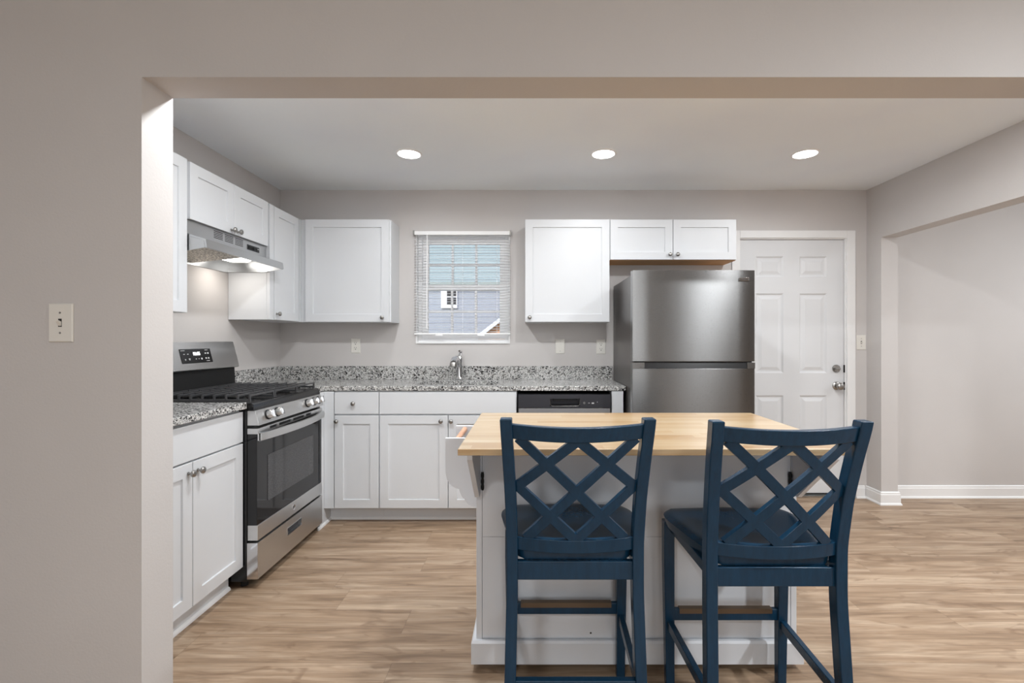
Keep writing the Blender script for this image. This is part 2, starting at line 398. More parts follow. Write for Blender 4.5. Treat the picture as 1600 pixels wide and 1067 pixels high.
# baseboards with stepped profile + quarter round
def baseboard(name, pts):
    """run along pts [(x,y)...]; the board stands on the left-hand side of the travel direction"""
    prof = [(0,0),(.020,0),(.0195,.008),(.013,.018),(.013,.078),(.010,.084),(.010,.094),(.005,.100),(0,.100)]
    P = [Vector((p[0], p[1], 0)) for p in pts]; secs = []
    for i, p in enumerate(P):
        dirs = []
        if i > 0: dirs.append((P[i]-P[i-1]).normalized())
        if i < len(P)-1: dirs.append((P[i+1]-P[i]).normalized())
        ns = [Vector((-d.y, d.x, 0)) for d in dirs]; n = sum(ns, Vector((0,0,0))); n = n/ (n.dot(ns[0]) if len(ns) > 1 else 1)
        secs.append([p + n*a + Vector((0,0,z)) for a, z in prof])
    bm = B(); loft(bm, secs); return struct(name, bm, 'trim', smooth=25)
e = .0005
baseboard('baseboard_right', [(XR+.126+e, YW-e), (XR+.126+e, 3.648-e), (XR-e, 3.648-e), (XR-e, YW-e)][::1])
baseboard('baseboard_back', [(XR-.0205, YW-e), (2.58, YW-e)])
baseboard('baseboard_side', [(X1-.01, YW-e), (XR+.147, YW-e)])

# ------------------------------------------------------------------ recessed lights
first = None
for (px, lab) in ((-.771, 'recessed ceiling light nearest the range and hood'), (.469, 'recessed ceiling light in the middle of the row of three'), (1.755, 'recessed ceiling light nearest the back door')):
    t = thing('recessed_light', (px, 3.061, ZC), 'round white '+lab, 'ceiling light', 'recessed ceiling lights in the kitchen')
    bm = B(); lathe(bm, (px, 3.061, ZC), (0,0,-1), [(0,.083),(.002,.083),(.005,.079),(.006,.072),(.004,.070),(.0035,.02)], 40); obj('trim_ring', bm, 'vinyl', t)
    bm = B(); lathe(bm, (px, 3.061, ZC-.0036), (0,0,-1), [(0,.069),(.0015,.0688),(.003,.060),(.0035,.01)], 40); obj('lens', bm, 'ledglow', t)
    lamp('recessed_light_bulb', (0, 0, -.012), .13, P_KITCHEN, (.95,.98,1), parent=t, spread=math.radians(160))

# unseen second row added for fill, same fixture shape, just behind the header
for px in (-.771, .469, 1.755):
    t = thing('recessed_light', (px, 1.95, ZC), 'added unseen fill light shaped as a round recessed fixture, just behind the header of the opening', 'ceiling light', 'added fill lights behind the header')
    bm = B(); lathe(bm, (px, 1.95, ZC), (0,0,-1), [(0,.083),(.002,.083),(.005,.079),(.006,.072),(.004,.070),(.0035,.02)], 40); obj('trim_ring', bm, 'vinyl', t)
    bm = B(); lathe(bm, (px, 1.95, ZC-.0036), (0,0,-1), [(0,.069),(.0015,.0688),(.003,.060),(.0035,.01)], 40); obj('lens', bm, 'ledglow', t)
    lamp('recessed_light_bulb', (0, 0, -.012), .13, P_FILL, (.95,.98,1), parent=t)

# ------------------------------------------------------------------ window with sashes
win = struct('window_1', box(B(), WX0+.0005, WX0+.03, YW+.045, YW+.119, WZ0+.0005, WZ1-.0005), 'vinyl')
# the frame ring (one mesh): rebuild it with all four sides
bm = B(); ya, yb = YW+.045, YW+.119
box(bm, WX0+e, WX0+.04, ya, yb, WZ0+e, WZ1-e); box(bm, WX1-.04, WX1-e, ya, yb, WZ0+e, WZ1-e)
box(bm, WX0+.04, WX1-.04, ya, yb, WZ1-.035, WZ1-e); box(bm, WX0+.04, WX1-.04, ya, yb, WZ0+e, WZ0+.035)
me = bpy.data.meshes.new('window_1'); bmesh.ops.recalc_face_normals(bm, faces=bm.faces[:]); bm.to_mesh(me); bm.free(); me.materials.append(M['vinyl']); win.data = me
ZM = 1.675
def sash(y0, y1, z0, z1, nm):
    bm = B(); s = .045; x0, x1 = WX0+.04, WX1-.04
    box(bm, x0, x0+s, y0, y1, z0, z1); box(bm, x1-s, x1, y0, y1, z0, z1)
    box(bm, x0+s, x1-s, y0, y1, z0, z0+s); box(bm, x0+s, x1-s, y0, y1, z1-s, z1)
    o = struct('sash_frame', bm, 'vinyl', win, .0015)
    gx0, gx1, gz0, gz1 = x0+s, x1-s, z0+s, z1-s; ym = (y0+y1)/2
    bm = B()
    for k in (1, 2):
        xx = gx0 + (gx1-gx0)*k/3; box(bm, xx-.009, xx+.009, ym-.008, ym+.008, gz0, gz1)
    for a, b in ((gx0, gx0+(gx1-gx0)/3-.009), (gx0+(gx1-gx0)/3+.009, gx0+(gx1-gx0)*2/3-.009), (gx0+(gx1-gx0)*2/3+.009, gx1)):
        zz = (gz0+gz1)/2; box(bm, a, b, ym-.008, ym+.008, zz-.009, zz+.009)
    struct('grille', bm, 'vinyl', o, .001)
    bm = B(); box(bm, gx0, gx1, ym+.009, ym+.011, gz0, gz1); struct('pane', bm, 'glass', o)
sash(YW+.085, YW+.112, ZM-.022, WZ1-.036, 'upper')
sash(YW+.052, YW+.079, WZ0+.036, ZM+.022, 'lower')
# white jamb liner + thin flat trim edge around the opening
bm = B(); t_ = .012
box(bm, WX0+e, WX0+t_, YW-.004, YW+.0445, WZ0+e, WZ1-e); box(bm, WX1-t_, WX1-e, YW-.004, YW+.0445, WZ0+e, WZ1-e)
box(bm, WX0+t_, WX1-t_, YW-.004, YW+.0445, WZ1-t_, WZ1-e); box(bm, WX0+t_, WX1-t_, YW-.012, YW+.0445, WZ0+e, WZ0+t_)
struct('jamb_liner', bm, 'trim', win, .001)

# mini blind
bt = thing('window_blind', (-.53, YW-.02, 2.113), 'open white mini blind hung in front of the window over the sink', 'blind')
bx0, bx1 = -.919, -.147
bm = B(); box(bm, bx0+.006, bx1-.006, YW-.034, YW-.005, 2.078, 2.108); obj('headrail', bm, 'slat', bt, .002)
for xx in (bx0, bx1-.012):
    bm = B(); box(bm, xx, xx+.012, YW-.038, YW-.0045, 2.074, 2.113); obj('end_bracket', bm, 'nickel', bt, .001)
bm = B(); z = 2.066; zb = 1.316; n = 36
for i in range(n):
    zc = z - (z-zb)*i/(n-1); ang = math.radians(5)
    prof = []
    for k in range(5):
        s = (k/4-.5)*.025; prof.append((s, .0022*(1-(2*(k/4-.5))**2)))
    top = [(s*math.cos(ang)-c*math.sin(ang), s*math.sin(ang)+c*math.cos(ang)) for s, c in prof]
    pts = top + [(a, b-.0004) for a, b in top[::-1]]
    prism(bm, pts, bx0+.008, bx1-.008, lambda p, q, t, zc=zc: (t, YW-.019+p, zc+q))
obj('slats', bm, 'slat_thin', bt, smooth=60)
bm = B(); box(bm, bx0+.008, bx1-.008, YW-.031, YW-.007, 1.293, 1.306); obj('bottom_rail', bm, 'slat', bt, .003)
for xx in (-.80, -.53, -.26):
    bm = B(); tube(bm, [(xx, YW-.0335, 2.08), (xx, YW-.0335, 1.30)], .0007, 6); tube(bm, [(xx, YW-.0055, 2.08), (xx, YW-.0055, 1.30)], .0007, 6)
    obj('ladder_cord', bm, 'slat', bt)
for xx in (-.715, -.385):
    bm = B(); box(bm, xx-.028, xx+.028, YW-.033, YW-.0315, 1.285, 1.306); obj('rail_clip', bm, 'vinyl', bt)
bm = B(); tube(bm, [(-.808, YW-.038, 2.085), (-.81, YW-.04, 1.43), (-.81, YW-.04, 1.34)], [.004, .004, .005], 8); obj('tilt_wand', bm, 'vinyl', bt)

# ------------------------------------------------------------------ back door
dr = struct('door_1', B(), 'door')
bm = B(); sx0, sx1, sz0, sz1 = 1.670, 2.497, .018, 2.049; yd = YW+.018
xs = [sx0, 1.800, 2.020, 2.147, 2.366, sx1]; zs = [sz0, .24, .81, .988, 1.622, 1.754, 1.917, sz1]
fr = fr_back(yd)
cache = {}
def gv(u, v, w):
    k = (round(u,4), round(v,4), round(w,4))
    if k not in cache: cache[k] = bm.verts.new(fr(u, v, w))
    return cache[k]
for i in range(5):
    for j in range(7):
        a, b, c, d = xs[i], xs[i+1], zs[j], zs[j+1]
        cur = [gv(a,c,0), gv(b,c,0), gv(b,d,0), gv(a,d,0)]
        if i in (1, 3) and j in (1, 3, 5):
            for off, w in ((.004,-.003), (.012,-.009), (.022,-.009), (.045,-.002), (.048,-.0015)):
                nxt = [gv(a+off,c+off,w), gv(b-off,c+off,w), gv(b-off,d-off,w), gv(a+off,d-off,w)]
                for k in range(4): bm.faces.new((cur[k], cur[(k+1)%4], nxt[(k+1)%4], nxt[k]))
                cur = nxt
        bm.faces.new(cur)
bk = [bm.verts.new(fr(u, v, -.04)) for u, v in ((sx0,sz0),(sx1,sz0),(sx1,sz1),(sx0,sz1))]; bm.faces.new(bk)
def edge_chain(us, vs): return [gv(u, v, 0) for u, v in zip(us, vs)]
for ch, (p, q) in ((edge_chain(xs, [sz0]*6), (bk[0], bk[1])), (edge_chain(xs, [sz1]*6), (bk[3], bk[2])), (edge_chain([sx0]*8, zs), (bk[0], bk[3])), (edge_chain([sx1]*8, zs), (bk[1], bk[2]))):
    bm.faces.new(ch + [q, p])
bmesh.ops.recalc_face_normals(bm, faces=bm.faces[:]); bm.to_mesh(dr.data); bm.free(); dr.data.materials.clear(); dr.data.materials.append(M['door'])
# casing + jamb
bm = B(); cw = .062
for (a, b) in ((DX0-cw+.005, DX0+.005), (DX1-.005, DX1+cw-.0005)): box(bm, a, b, YW-.016, YW-.0005, 0.0005, DZ1+.055)
box(bm, DX0+.005, DX1-.005, YW-.016, YW-.0005, DZ1-.004, DZ1+.055)
struct('casing', bm, 'trim', dr, .003)
bm = B()
for (a, b) in ((DX0-.002+.0025, DX0+.012), (DX1-.012, DX1-.0005)): box(bm, a, b, YW, YW+.118, .0005, DZ1-.0005)
box(bm, DX0+.012, DX1-.012, YW, YW+.118, DZ1-.011, DZ1-.0005)
struct('jamb', bm, 'trim', dr)
bm = B(); box(bm, DX0+.0125, DX1-.0125, YW+.006, YW+.1, .0005, .014); struct('threshold', bm, 'nickel', dr, .002)
bm = B(); box(bm, sx0, sx1, yd-.006, yd-.0005, .022, .034); struct('weather_strip', bm, 'rubber', dr)
# knob and deadbolt
fb = fr_back(yd)
bm = B(); c = (2.443, yd, .886); lathe(bm, c, (0,-1,0), [(0,.033),(.004,.033),(.008,.028),(.010,.014),(.026,.011),(.032,.018),(.040,.026),(.052,.029),(.060,.027),(.066,.018),(.067,.001)], 32); struct('door_knob', bm, 'nickel', dr, smooth=50)
bm = B(); c = (2.440, yd, 1.023); lathe(bm, c, (0,-1,0), [(0,.032),(.006,.032),(.012,.027),(.016,.024),(.017,.001)], 32); dbo = struct('deadbolt', bm, 'nickel', dr, smooth=40)
bm = B(); box(bm, 2.440-.018, 2.440+.018, yd-.032, yd-.017, 1.023-.005, 1.023+.005); struct('thumb_turn', bm, 'nickel', dbo, .002)
for zz in (.886, 1.023):
    bm = B(); box(bm, DX1-.0135, DX1-.0125, YW+.0005, YW+.02, zz-.03, zz+.03); struct('strike_plate', bm, 'matblack', dr)
# swing bar door guard on the hinge side
bm = B(); box(bm, 1.648, 1.668, YW-.024, YW-.0165, 1.576, 1.604); box(bm, 1.655, 1.661, YW-.05, YW-.024, 1.584, 1.596)
tube(bm, [(1.658, YW-.045, 1.59), (1.68, YW-.05, 1.592), (1.705, YW-.05, 1.592), (1.712, YW-.048, 1.584)], .0035, 8); struct('door_guard', bm, 'nickel', dr, smooth=50)
bm = B(); lathe(bm, (1.695, yd, 1.553), (0,-1,0), [(0,.008),(.004,.008),(.006,.004),(.03,.004),(.034,.009),(.042,.007),(.044,.001)], 14); struct('guard_stud', bm, 'chrome', dr)

# ------------------------------------------------------------------ switch and outlet plates
def plate(x, y, z, kind, label, cat):
    t = thing('light_switch' if kind == 'switch' else ('power_outlet' if kind == 'outlet' else 'blank_plate'), (x, y, z), label, cat)
    w, h, d = .036, .0575, .006
    def ring(a, dd): return [(x-w+a, y-dd, z-h+a), (x+w-a, y-dd, z-h+a), (x+w-a, y-dd, z+h-a), (x-w+a, y-dd, z+h-a)]
    bm = B(); loft(bm, [ring(0,.0005), ring(0,.003), ring(.003,d)]); obj('cover_plate', bm, 'plate', t)
    if kind == 'switch':
        bm = B(); box(bm, x-.0052, x+.0052, y-.0065, y-.0055, z-.012, z+.012); obj('switch_slot', bm, 'slot', t)
        bm = B(); prism(bm, [(.0060, -.010), (.016, .004), (.0155, .008), (.0060, .004)], x-.0042, x+.0042, lambda p, q, s: (s, y-p, z+q)); obj('toggle', bm, 'plate', t, .0008)
    if kind == 'outlet':
        bm = B(); box(bm, x-.0165, x+.0165, y-.0075, y-.0055, z-.034, z+.034); ins = obj('receptacle', bm, 'plate', t, .001)
        for s in (-1, 1):
            bm = B(); zc = z + s*.0195
            box(bm, x-.008, x-.0055, y-.0080, y-.0074, zc, zc+.009); box(bm, x+.0055, x+.008, y-.0080, y-.0074, zc, zc+.009); cyl(bm, (x, y-.0074, zc-.008), (0,-1,0), .0035, .0006, 12)
            obj('socket_slots', bm, 'slot', ins)
    if kind != 'outlet':
        for s in (-1, 1):
            bm = B(); cyl(bm, (x, y-.0058, z+s*(.030 if kind == 'switch' else .038)), (0,-1,0), .003, .001, 12); obj('screw', bm, 'nickel', t)
plate(-1.398, YF0, 1.306, 'switch', 'white toggle light switch on the near wall beside the wide opening', 'light switch')
plate(2.625, YW, 1.232, 'switch', 'white toggle light switch on the wall between back door and corner', 'light switch')
plate(-1.381, YW, 1.206, 'outlet', 'white double power outlet between the range corner and the window', 'outlet')
plate(.239, YW, 1.201, 'blank', 'blank white cover plate on the wall between window and fridge', 'wall plate')
plate(.563, YW, 1.198, 'outlet', 'white double power outlet close beside the refrigerator', 'outlet')

# ------------------------------------------------------------------ back base cabinets
TK = .089   # toe kick set-back from face frame
def toe(parent, x0, x1):
    bm = B(); box(bm, x0, x1, YB+TK, YB+TK+.016, 0.0005, .112); o = obj('toe_kick', bm, 'cab', parent, .0005)
    bm = B(); prism(bm, [(0,0.0006),(.012,.0006),(.0115,.008),(.007,.015),(0,.018)], x0, x1, lambda p, q, s: (s, YB+TK-.0003-p, q)); obj('shoe_moulding', bm, 'trim', o)
fb = fr_back(YB+.0)
D = YW-.002-YB
def fb_front(v): return fr_back(YB)
# corner filler and return panel
t = thing('corner_filler_cabinet', (-1.36, YB, 0), 'blank white corner panel between range and narrow drawer cabinet', 'cabinet')
bm = B(); box(bm, -1.394, -1.328, YB-.018, YB+.02, .112, .903); obj('front_panel', bm, 'cab', t, .001)
bm = B(); box(bm, -1.412, -1.394, 3.185, YB-.018, .112, .903); box(bm, -1.412, -1.394, 3.185, YB+TK+.0, 0.0005, .112); obj('return_panel', bm, 'cab', t, .001)
toe(t, -1.394, -1.325)
bm = B(); prism(bm, [(0,0.0006),(.012,.0006),(.0115,.008),(.007,.015),(0,.018)], 3.15, YB+TK-.012, lambda p, q, s: (-1.3937+p, s, q)); obj('shoe_moulding', bm, 'trim', t)
# narrow cabinet with a drawer
t = thing('drawer_base_cabinet', (-1.17, YB, 0), 'narrow white base cabinet with one drawer above one door', 'cabinet')
carcass(fb, -1.3245, -1.0205, .112, .905, D, t); toe(t, -1.3245, -1.0205)
d = obj('drawer', slab(fb, -1.322, -1.024, .7515, .898), 'cab', t); knob(fb, -1.191, .8235, d)
d = obj('door', shaker(fb, -1.322, -1.024, .114, .741), 'cab', t); knob(fb, -1.304, .704, d)
# sink base
t = thing('sink_base_cabinet', (-.55, YB, 0), 'wide white sink base cabinet with two doors under a blank front', 'cabinet')
carcass(fb, -1.0195, -.0895, .112, .7, D, t)
bm = B(); box(bm, -1.0195, -.0895, YB, YB+.02, .7, .905); box(bm, -1.0195, -1.002, YB+.02, YW-.002, .7, .905); box(bm, -.107, -.0895, YB+.02, YW-.002, .7, .905); obj('upper_frame', bm, 'cab', t)
toe(t, -1.0195, -.0895)
obj('false_front', slab(fb, -1.018, -.093, .7515, .898), 'cab', t)
d = obj('door', shaker(fb, -1.015, -.556, .114, .741), 'cab', t); knob(fb, -.600, .704, d)
d = obj('door', shaker(fb, -.551, -.093, .114, .741), 'cab', t); knob(fb, -.531, .704, d)
# end panel beside the fridge
t = thing('cabinet_end_panel', (.60, YB, 0), 'narrow white cabinet end panel between dishwasher and refrigerator', 'cabinet panel')
bm = B(); box(bm, .554, .632, YB-.018, YW-.002, .002, .905); obj('panel', bm, 'cab', t, .001)
# dishwasher
t = thing('dishwasher', (.23, YB, 0), 'stainless dishwasher with a dark control strip beside the sink cabinet', 'dishwasher')
bm = B(); box(bm, -.083, .549, YB+.01, YW-.05, .1, .885); obj('tub', bm, 'matblack', t)
bm = B(); box(bm, -.078, .544, YB-.028, YB+.0095, .115, .793); obj('door', bm, 'steel_dw', t, .004)
bm = B(); px0, px1, pz0, pz1 = .135, .338, .806, .857
box(bm, -.078, px0, YB-.034, YB+.0095, .796, .884); box(bm, px1, .544, YB-.034, YB+.0095, .796, .884)
box(bm, px0, px1, YB-.034, YB+.0095, .796, pz0); box(bm, px0, px1, YB-.034, YB+.0095, pz1, .884); box(bm, px0, px1, YB+.0, YB+.0095, pz0, pz1)
cp = obj('control_panel', bm, 'panel', t)
bm = B(); prism(bm, [(.000,.0),(.034,.0),(.034,.006),(.006,.012)], px0, px1, lambda p, q, s: (s, YB-p, pz0+q)); prism(bm, [(0,0),(.030,0),(.030,-.014),(0,-.004)], px0+.02, px1-.02, lambda p, q, s: (s, YB-p, pz1+q)); obj('pocket_handle', bm, 'black', cp, .001)
bm = B(); tube(bm, [(px0-.001, YB-.035, pz1-.002), (px0+.004, YB-.035, pz0+.010), (px0+.016, YB-.035, pz0), (px1-.016, YB-.035, pz0), (px1-.004, YB-.035, pz0+.010), (px1+.001, YB-.035, pz1-.002)], .0014, 6); obj('handle_rim', bm, 'nickel', cp)
bm = B(); lathe(bm, (.366, YB-.0342, .828), (0,-1,0), [(0,.008),(.0004,.008)], 16); obj('button', bm, 'nickel', cp)
for a, b, c, d in ((.392, .404, .826, .829), (.416, .432, .822, .831), (.452, .456, .832, .836)):
    bm = B(); box(bm, a, b, YB-.0346, YB-.0342, c, d); obj('button_mark', bm, 'print', cp)
bm = B(); box(bm, -.083, .549, YB+.03, YB+.045, 0.001, .1); obj('kick_plate', bm, 'matblack', t)

# ------------------------------------------------------------------ left base cabinet
fl = fr_left(XB-.02)
t = thing('side_base_cabinet', (-1.7, 2.0, 0), 'white two-door base cabinet between the wide opening and the range', 'cabinet')
carcass(fl, 1.600, 2.411, .112, .905, XB-.02-XL-.002, t)
obj('false_front', slab(fl, 1.628, 2.4105, .7415, .893), 'cab', t)
d = obj('door', shaker(fl, 1.656, 2.050, .114, .733), 'cab', t); knob(fl, 2.024, .690, d)
d = obj('door', shaker(fl, 2.054, 2.4105, .114, .733), 'cab', t); knob(fl, 2.082, .690, d)
bm = B(); box(bm, XB-.02-.066, XB-.02-.05, 1.600, 2.405, .0005, .112); k = obj('toe_kick', bm, 'cab', t)
bm = B(); prism(bm, [(0,.0006),(.012,.0006),(.0115,.008),(.007,.015),(0,.018)], 1.600, 2.405, lambda p, q, s: (XB-.0697+p, s, q)); obj('shoe_moulding', bm, 'trim', k)

# ------------------------------------------------------------------ worktops
XE = .650
SX0, SX1, SY0, SY1 = -.80, -.235, 3.345, 3.665
t = thing('granite_worktop', (-.6, 3.5, ZTB), 'long speckled grey granite worktop with sink cut-out running to the fridge', 'worktop')
bm = B(); yf = 3.247
xs_ = [XL+.001, -1.394, SX0, SX1, XE]; ys_ = [3.178, yf, SY0, SY1, YW-.001]
vt = {}
def gvv(i, j, z):
    k = (i, j, z)
    if k not in vt: vt[k] = bm.verts.new((xs_[i], ys_[j], z))
    return vt[k]
cells = set()
for i in range(4):
    for j in range(4):
        if j == 0 and i != 0: continue
        if i == 2 and j == 2: continue
        cells.add((i, j))
for (i, j) in cells:
    bm.faces.new([gvv(i,j,ZT), gvv(i+1,j,ZT), gvv(i+1,j+1,ZT), gvv(i,j+1,ZT)])
    bm.faces.new([gvv(i,j,ZTB), gvv(i,j+1,ZTB), gvv(i+1,j+1,ZTB), gvv(i+1,j,ZTB)])
    for di, dj, a, b in ((-1,0,(0,0),(0,1)), (1,0,(1,0),(1,1)), (0,-1,(0,0),(1,0)), (0,1,(0,1),(1,1))):
        if (i+di, j+dj) not in cells:
            p, q = (i+a[0], j+a[1]), (i+b[0], j+b[1])
            bm.faces.new([gvv(*p,ZT), gvv(*q,ZT), gvv(*q,ZTB), gvv(*p,ZTB)])
obj('slab', bm, 'granite', t, .003)
bm = B(); box(bm, XL+.021, XE+.0, YW-.021, YW-.001, ZT, 1.045); box(bm, XL+.001, XL+.021, 3.178, YW-.001, ZT, 1.045); obj('backsplash', bm, 'granite', t, .0015)
t = thing('granite_worktop', (-1.7, 2.0, ZTB), 'short speckled grey granite worktop on the near side of the range', 'worktop')
bm = B(); box(bm, XL+.001, -1.422, 1.565, 2.4125, ZTB, ZT); obj('slab', bm, 'granite', t, .003)
bm = B(); box(bm, XL+.001, XL+.021, 1.565, 2.4125, ZT, 1.045); obj('backsplash', bm, 'granite', t, .0015)
# sink bowl
t = thing('kitchen_sink', (-.52, 3.5, .72), 'steel undermount sink bowl set in the granite below the window', 'sink')
bm = B(); q = .012
box(bm, SX0-q, SX1+q, SY0-q, SY1+q, .715, .72); box(bm, SX0-q, SX0-.002, SY0-q, SY1+q, .72, ZTB-.001); box(bm, SX1+.002, SX1+q, SY0-q, SY1+q, .72, ZTB-.001)
box(bm, SX0-.002, SX1+.002, SY0-q, SY0-.002, .72, ZTB-.001); box(bm, SX0-.002, SX1+.002, SY1+.002, SY1+q, .72, ZTB-.001); obj('bowl', bm, 'chrome', t)
bm = B(); lathe(bm, (-.52, 3.5, .7205), (0,0,1), [(0,.045),(.003,.044),(.002,.03),(.0015,.002)], 24); obj('drain', bm, 'nickel', t)
# faucet
fx, fy = -.548, 3.725
t = thing('kitchen_faucet', (fx, fy, ZT), 'chrome single lever kitchen faucet standing behind the sink', 'faucet')
bm = B(); lathe(bm, (fx, fy, ZT), (0,0,1), [(0,.033),(.006,.033),(.010,.027),(.03,.024),(.11,.022),(.16,.026),(.175,.022),(.182,.002)], 28); obj('body', bm, 'chrome', t, smooth=50)
bm = B(); tube(bm, [(fx, fy, ZT+.10), (fx-.006, fy-.04, ZT+.15), (fx-.012, fy-.09, ZT+.172), (fx-.016, fy-.14, ZT+.165), (fx-.018, fy-.165, ZT+.14)], [.017,.019,.021,.024,.025], 16); sp = obj('spout', bm, 'chrome', t, smooth=60)
bm = B(); lathe(bm, (fx-.0185, fy-.17, ZT+.142), (0,-.25,-1), [(0,.026),(.02,.028),(.03,.027),(.031,.002)], 20); obj('spray_head', bm, 'nickel', sp, smooth=50)
bm = B(); tube(bm, [(fx+.004, fy, ZT+.175), (fx+.006, fy+.004, ZT+.20), (fx+.012, fy+.014, ZT+.222), (fx+.002, fy-.012, ZT+.226)], [.017,.013,.010,.008], 12); obj('lever', bm, 'chrome', t, smooth=60)

# ------------------------------------------------------------------ upper cabinets, back wall
fu = fr_back(YU+.02); DU = YW-.002-YU-.02
def upper_back(lab, x0, x1, z0, z1, doors, knobs, body_x0=None, nm='wall_cabinet'):
    t = thing(nm, ((x0+x1)/2, YU, z0), lab, 'cabinet')
    return t
t = upper_back('square white wall cabinet between the range corner and the window', -1.667, -1.036, 1.386, 2.147, 1, 1)
carcass(fu, -1.706, -1.036, 1.384, 2.147, DU, t)
d = obj('door', shaker(fu, -1.667, -1.046, 1.386, 2.146), 'cab', t); knob(fu, -1.092, 1.418, d)
t = upper_back('tall white single-door wall cabinet between window and refrigerator', -.038, .593, 1.384, 2.147, 1, 1)
carcass(fu, -.036, .5925, 1.384, 2.147, DU, t)
d = obj('door', shaker(fu, -.035, .5905, 1.386, 2.146), 'cab', t); knob(fu, -.002, 1.418, d)
t = upper_back('low white two-door wall cabinet above the refrigerator', .594, 1.534, 1.846, 2.146, 2, 2)
bm = B(); x0, x1, z0, z1 = .594, 1.534, 1.848, 2.146; ya, yb = YU+.02, YW-.002
box(bm, x0, x0+.016, ya, yb, z0, z1); box(bm, x1-.016, x1, ya, yb, z0, z1); box(bm, x0+.016, x1-.016, ya, yb, z1-.016, z1); box(bm, x0+.016, x1-.016, ya, ya+.016, z0, z1-.016)
obj('body', bm, 'cab', t, .0006)
bm = B(); box(bm, x0+.017, x1-.017, ya+.017, yb, z0+.012, z0+.022); box(bm, x0, x1, ya, yb, z0-.004, z0-.0003); obj('bottom_board', bm, 'underwood', t, label='unpainted plywood underside')
d = obj('door', shaker(fu, .597, 1.060, 1.848, 2.145), 'cab', t); knob(fu, 1.036, 1.884, d)
d = obj('door', shaker(fu, 1.064, 1.531, 1.848, 2.145), 'cab', t); knob(fu, 1.092, 1.884, d)

# ------------------------------------------------------------------ upper cabinets, left wall
fw = fr_left(XU-.02); DL = XU-.02-XL-.002
t = thing('wall_cabinet', (XU, 2.0, 1.39), 'white wall cabinet partly hidden behind the opening, nearest the viewer', 'cabinet')
carcass(fw, 1.61, 2.392, 1.388, 2.155, DL, t)
obj('door', shaker(fw, 1.612, 1.998, 1.39, 2.154), 'cab', t)
obj('door', shaker(fw, 2.002, 2.390, 1.39, 2.154), 'cab', t)
t = thing('wall_cabinet', (XU, 2.77, 1.85), 'low white two-door wall cabinet above the range hood', 'cabinet')
carcass(fw, 2.3935, 3.1425, 1.868, 2.152, DL, t)
d = obj('door', shaker(fw, 2.412, 2.770, 1.862, 2.150), 'cab', t); knob(fw, 2.742, 1.882, d)
d = obj('door', shaker(fw, 2.774, 3.128, 1.862, 2.150), 'cab', t); knob(fw, 2.800, 1.882, d)
t = thing('wall_cabinet', (XU, 3.35, 1.39), 'narrow white wall cabinet in the corner on the far side of the hood', 'cabinet')
carcass(fw, 3.1465, YW-.002, 1.386, 2.147, DL-.0, t)
bm = B(); box(bm, XU-.0195, XU, 3.148, 3.196, 1.386, 2.147); obj('face_stile', bm, 'cab', t, .0008)
bm = B(); box(bm, XU-.0195, XU-.0, YU+.001, YU+.0195, 1.386, 2.147); obj('corner_stile', bm, 'cab', t, .0008)
d = obj('door', shaker(fw, 3.206, 3.540, 1.388, 2.146), 'cab', t); knob(fw, 3.232, 1.428, d)

# ------------------------------------------------------------------ range hood
HY0, HY1 = 2.396, 3.143
t = thing('range_hood', (-1.8, 2.77, 1.7), 'stainless under-cabinet range hood with its lamp on above the range', 'range hood')
bm = B(); X = XL+.002
# outer shell: band, sloping visor and lip as one sheet profile (x, z)
prof = [(X,1.866),(-1.727,1.866),(-1.727,1.792),(-1.618,1.757),(-1.612,1.716),(-1.620,1.714),(-1.627,1.750),(-1.735,1.784),(-1.735,1.858),(X,1.858)]
prism(bm, prof, HY0, HY1, lambda p, q, s: (p, s, q))
for yy in (HY0, HY1-.004):
    prism(bm, [(X,1.857),(X,1.696),(-1.735,1.696),(-1.622,1.716),(-1.628,1.750),(-1.736,1.783),(-1.736,1.857)], yy, yy+.004, lambda p, q, s: (p, s, q))
box(bm, X, X+.004, HY0+.004, HY1-.004, 1.692, 1.857)
obj('shell', bm, 'steel_hood', t)
bm = B(); prism(bm, [(X+.006,1.702),(-1.66,1.735),(-1.66,1.741),(X+.006,1.708)], HY0+.006, 2.80, lambda p, q, s: (p, s, q)); obj('grease_filter', bm, 'filter', t)
bm = B(); loft(bm, [[(x, y, 1.762) for x, y in ((-1.90,2.85),(-1.76,2.85),(-1.76,3.05),(-1.90,3.05))], [(x, y, 1.742) for x, y in ((-1.885,2.865),(-1.775,2.865),(-1.775,3.035),(-1.885,3.035))]]); obj('lamp_lens', bm, 'hoodglow', t, .004)
bm = B(); prism(bm, [(X+.005,1.770),(-1.70,1.770),(-1.70,1.765),(X+.005,1.765)], 2.802, HY1-.005, lambda p, q, s: (p, s, q)); obj('lamp_tray', bm, 'steel_hood', t)
bm = B()
for gy in (2.66, 2.755, 2.85):
    for r in range(5):
        zz = 1.812 + r*.009
        box(bm, -1.7272, -1.7262, gy - .038, gy + .038, zz, zz+.004)
obj('vent_slots', bm, 'slot', t)
bm = B(); box(bm, -1.7268, -1.7252, 2.93, 3.06, 1.806, 1.838); sw = obj('switch_panel', bm, 'black', t)
bm = B(); box(bm, -1.7252, -1.722, 2.945, 2.985, 1.813, 1.830); box(bm, -1.7252, -1.722, 2.995, 3.035, 1.813, 1.830); obj('rocker_switch', bm, 'matblack', sw, .001)
bm = B(); box(bm, -1.7252, -1.7246, 3.026, 3.054, 1.824, 1.829); obj('switch_marks', bm, 'print', sw)
lamp('hood_bulb', (-1.83+1.8, 2.95-2.77, 1.712-1.7), .10, P_HOOD, (1,.93,.84), parent=t)

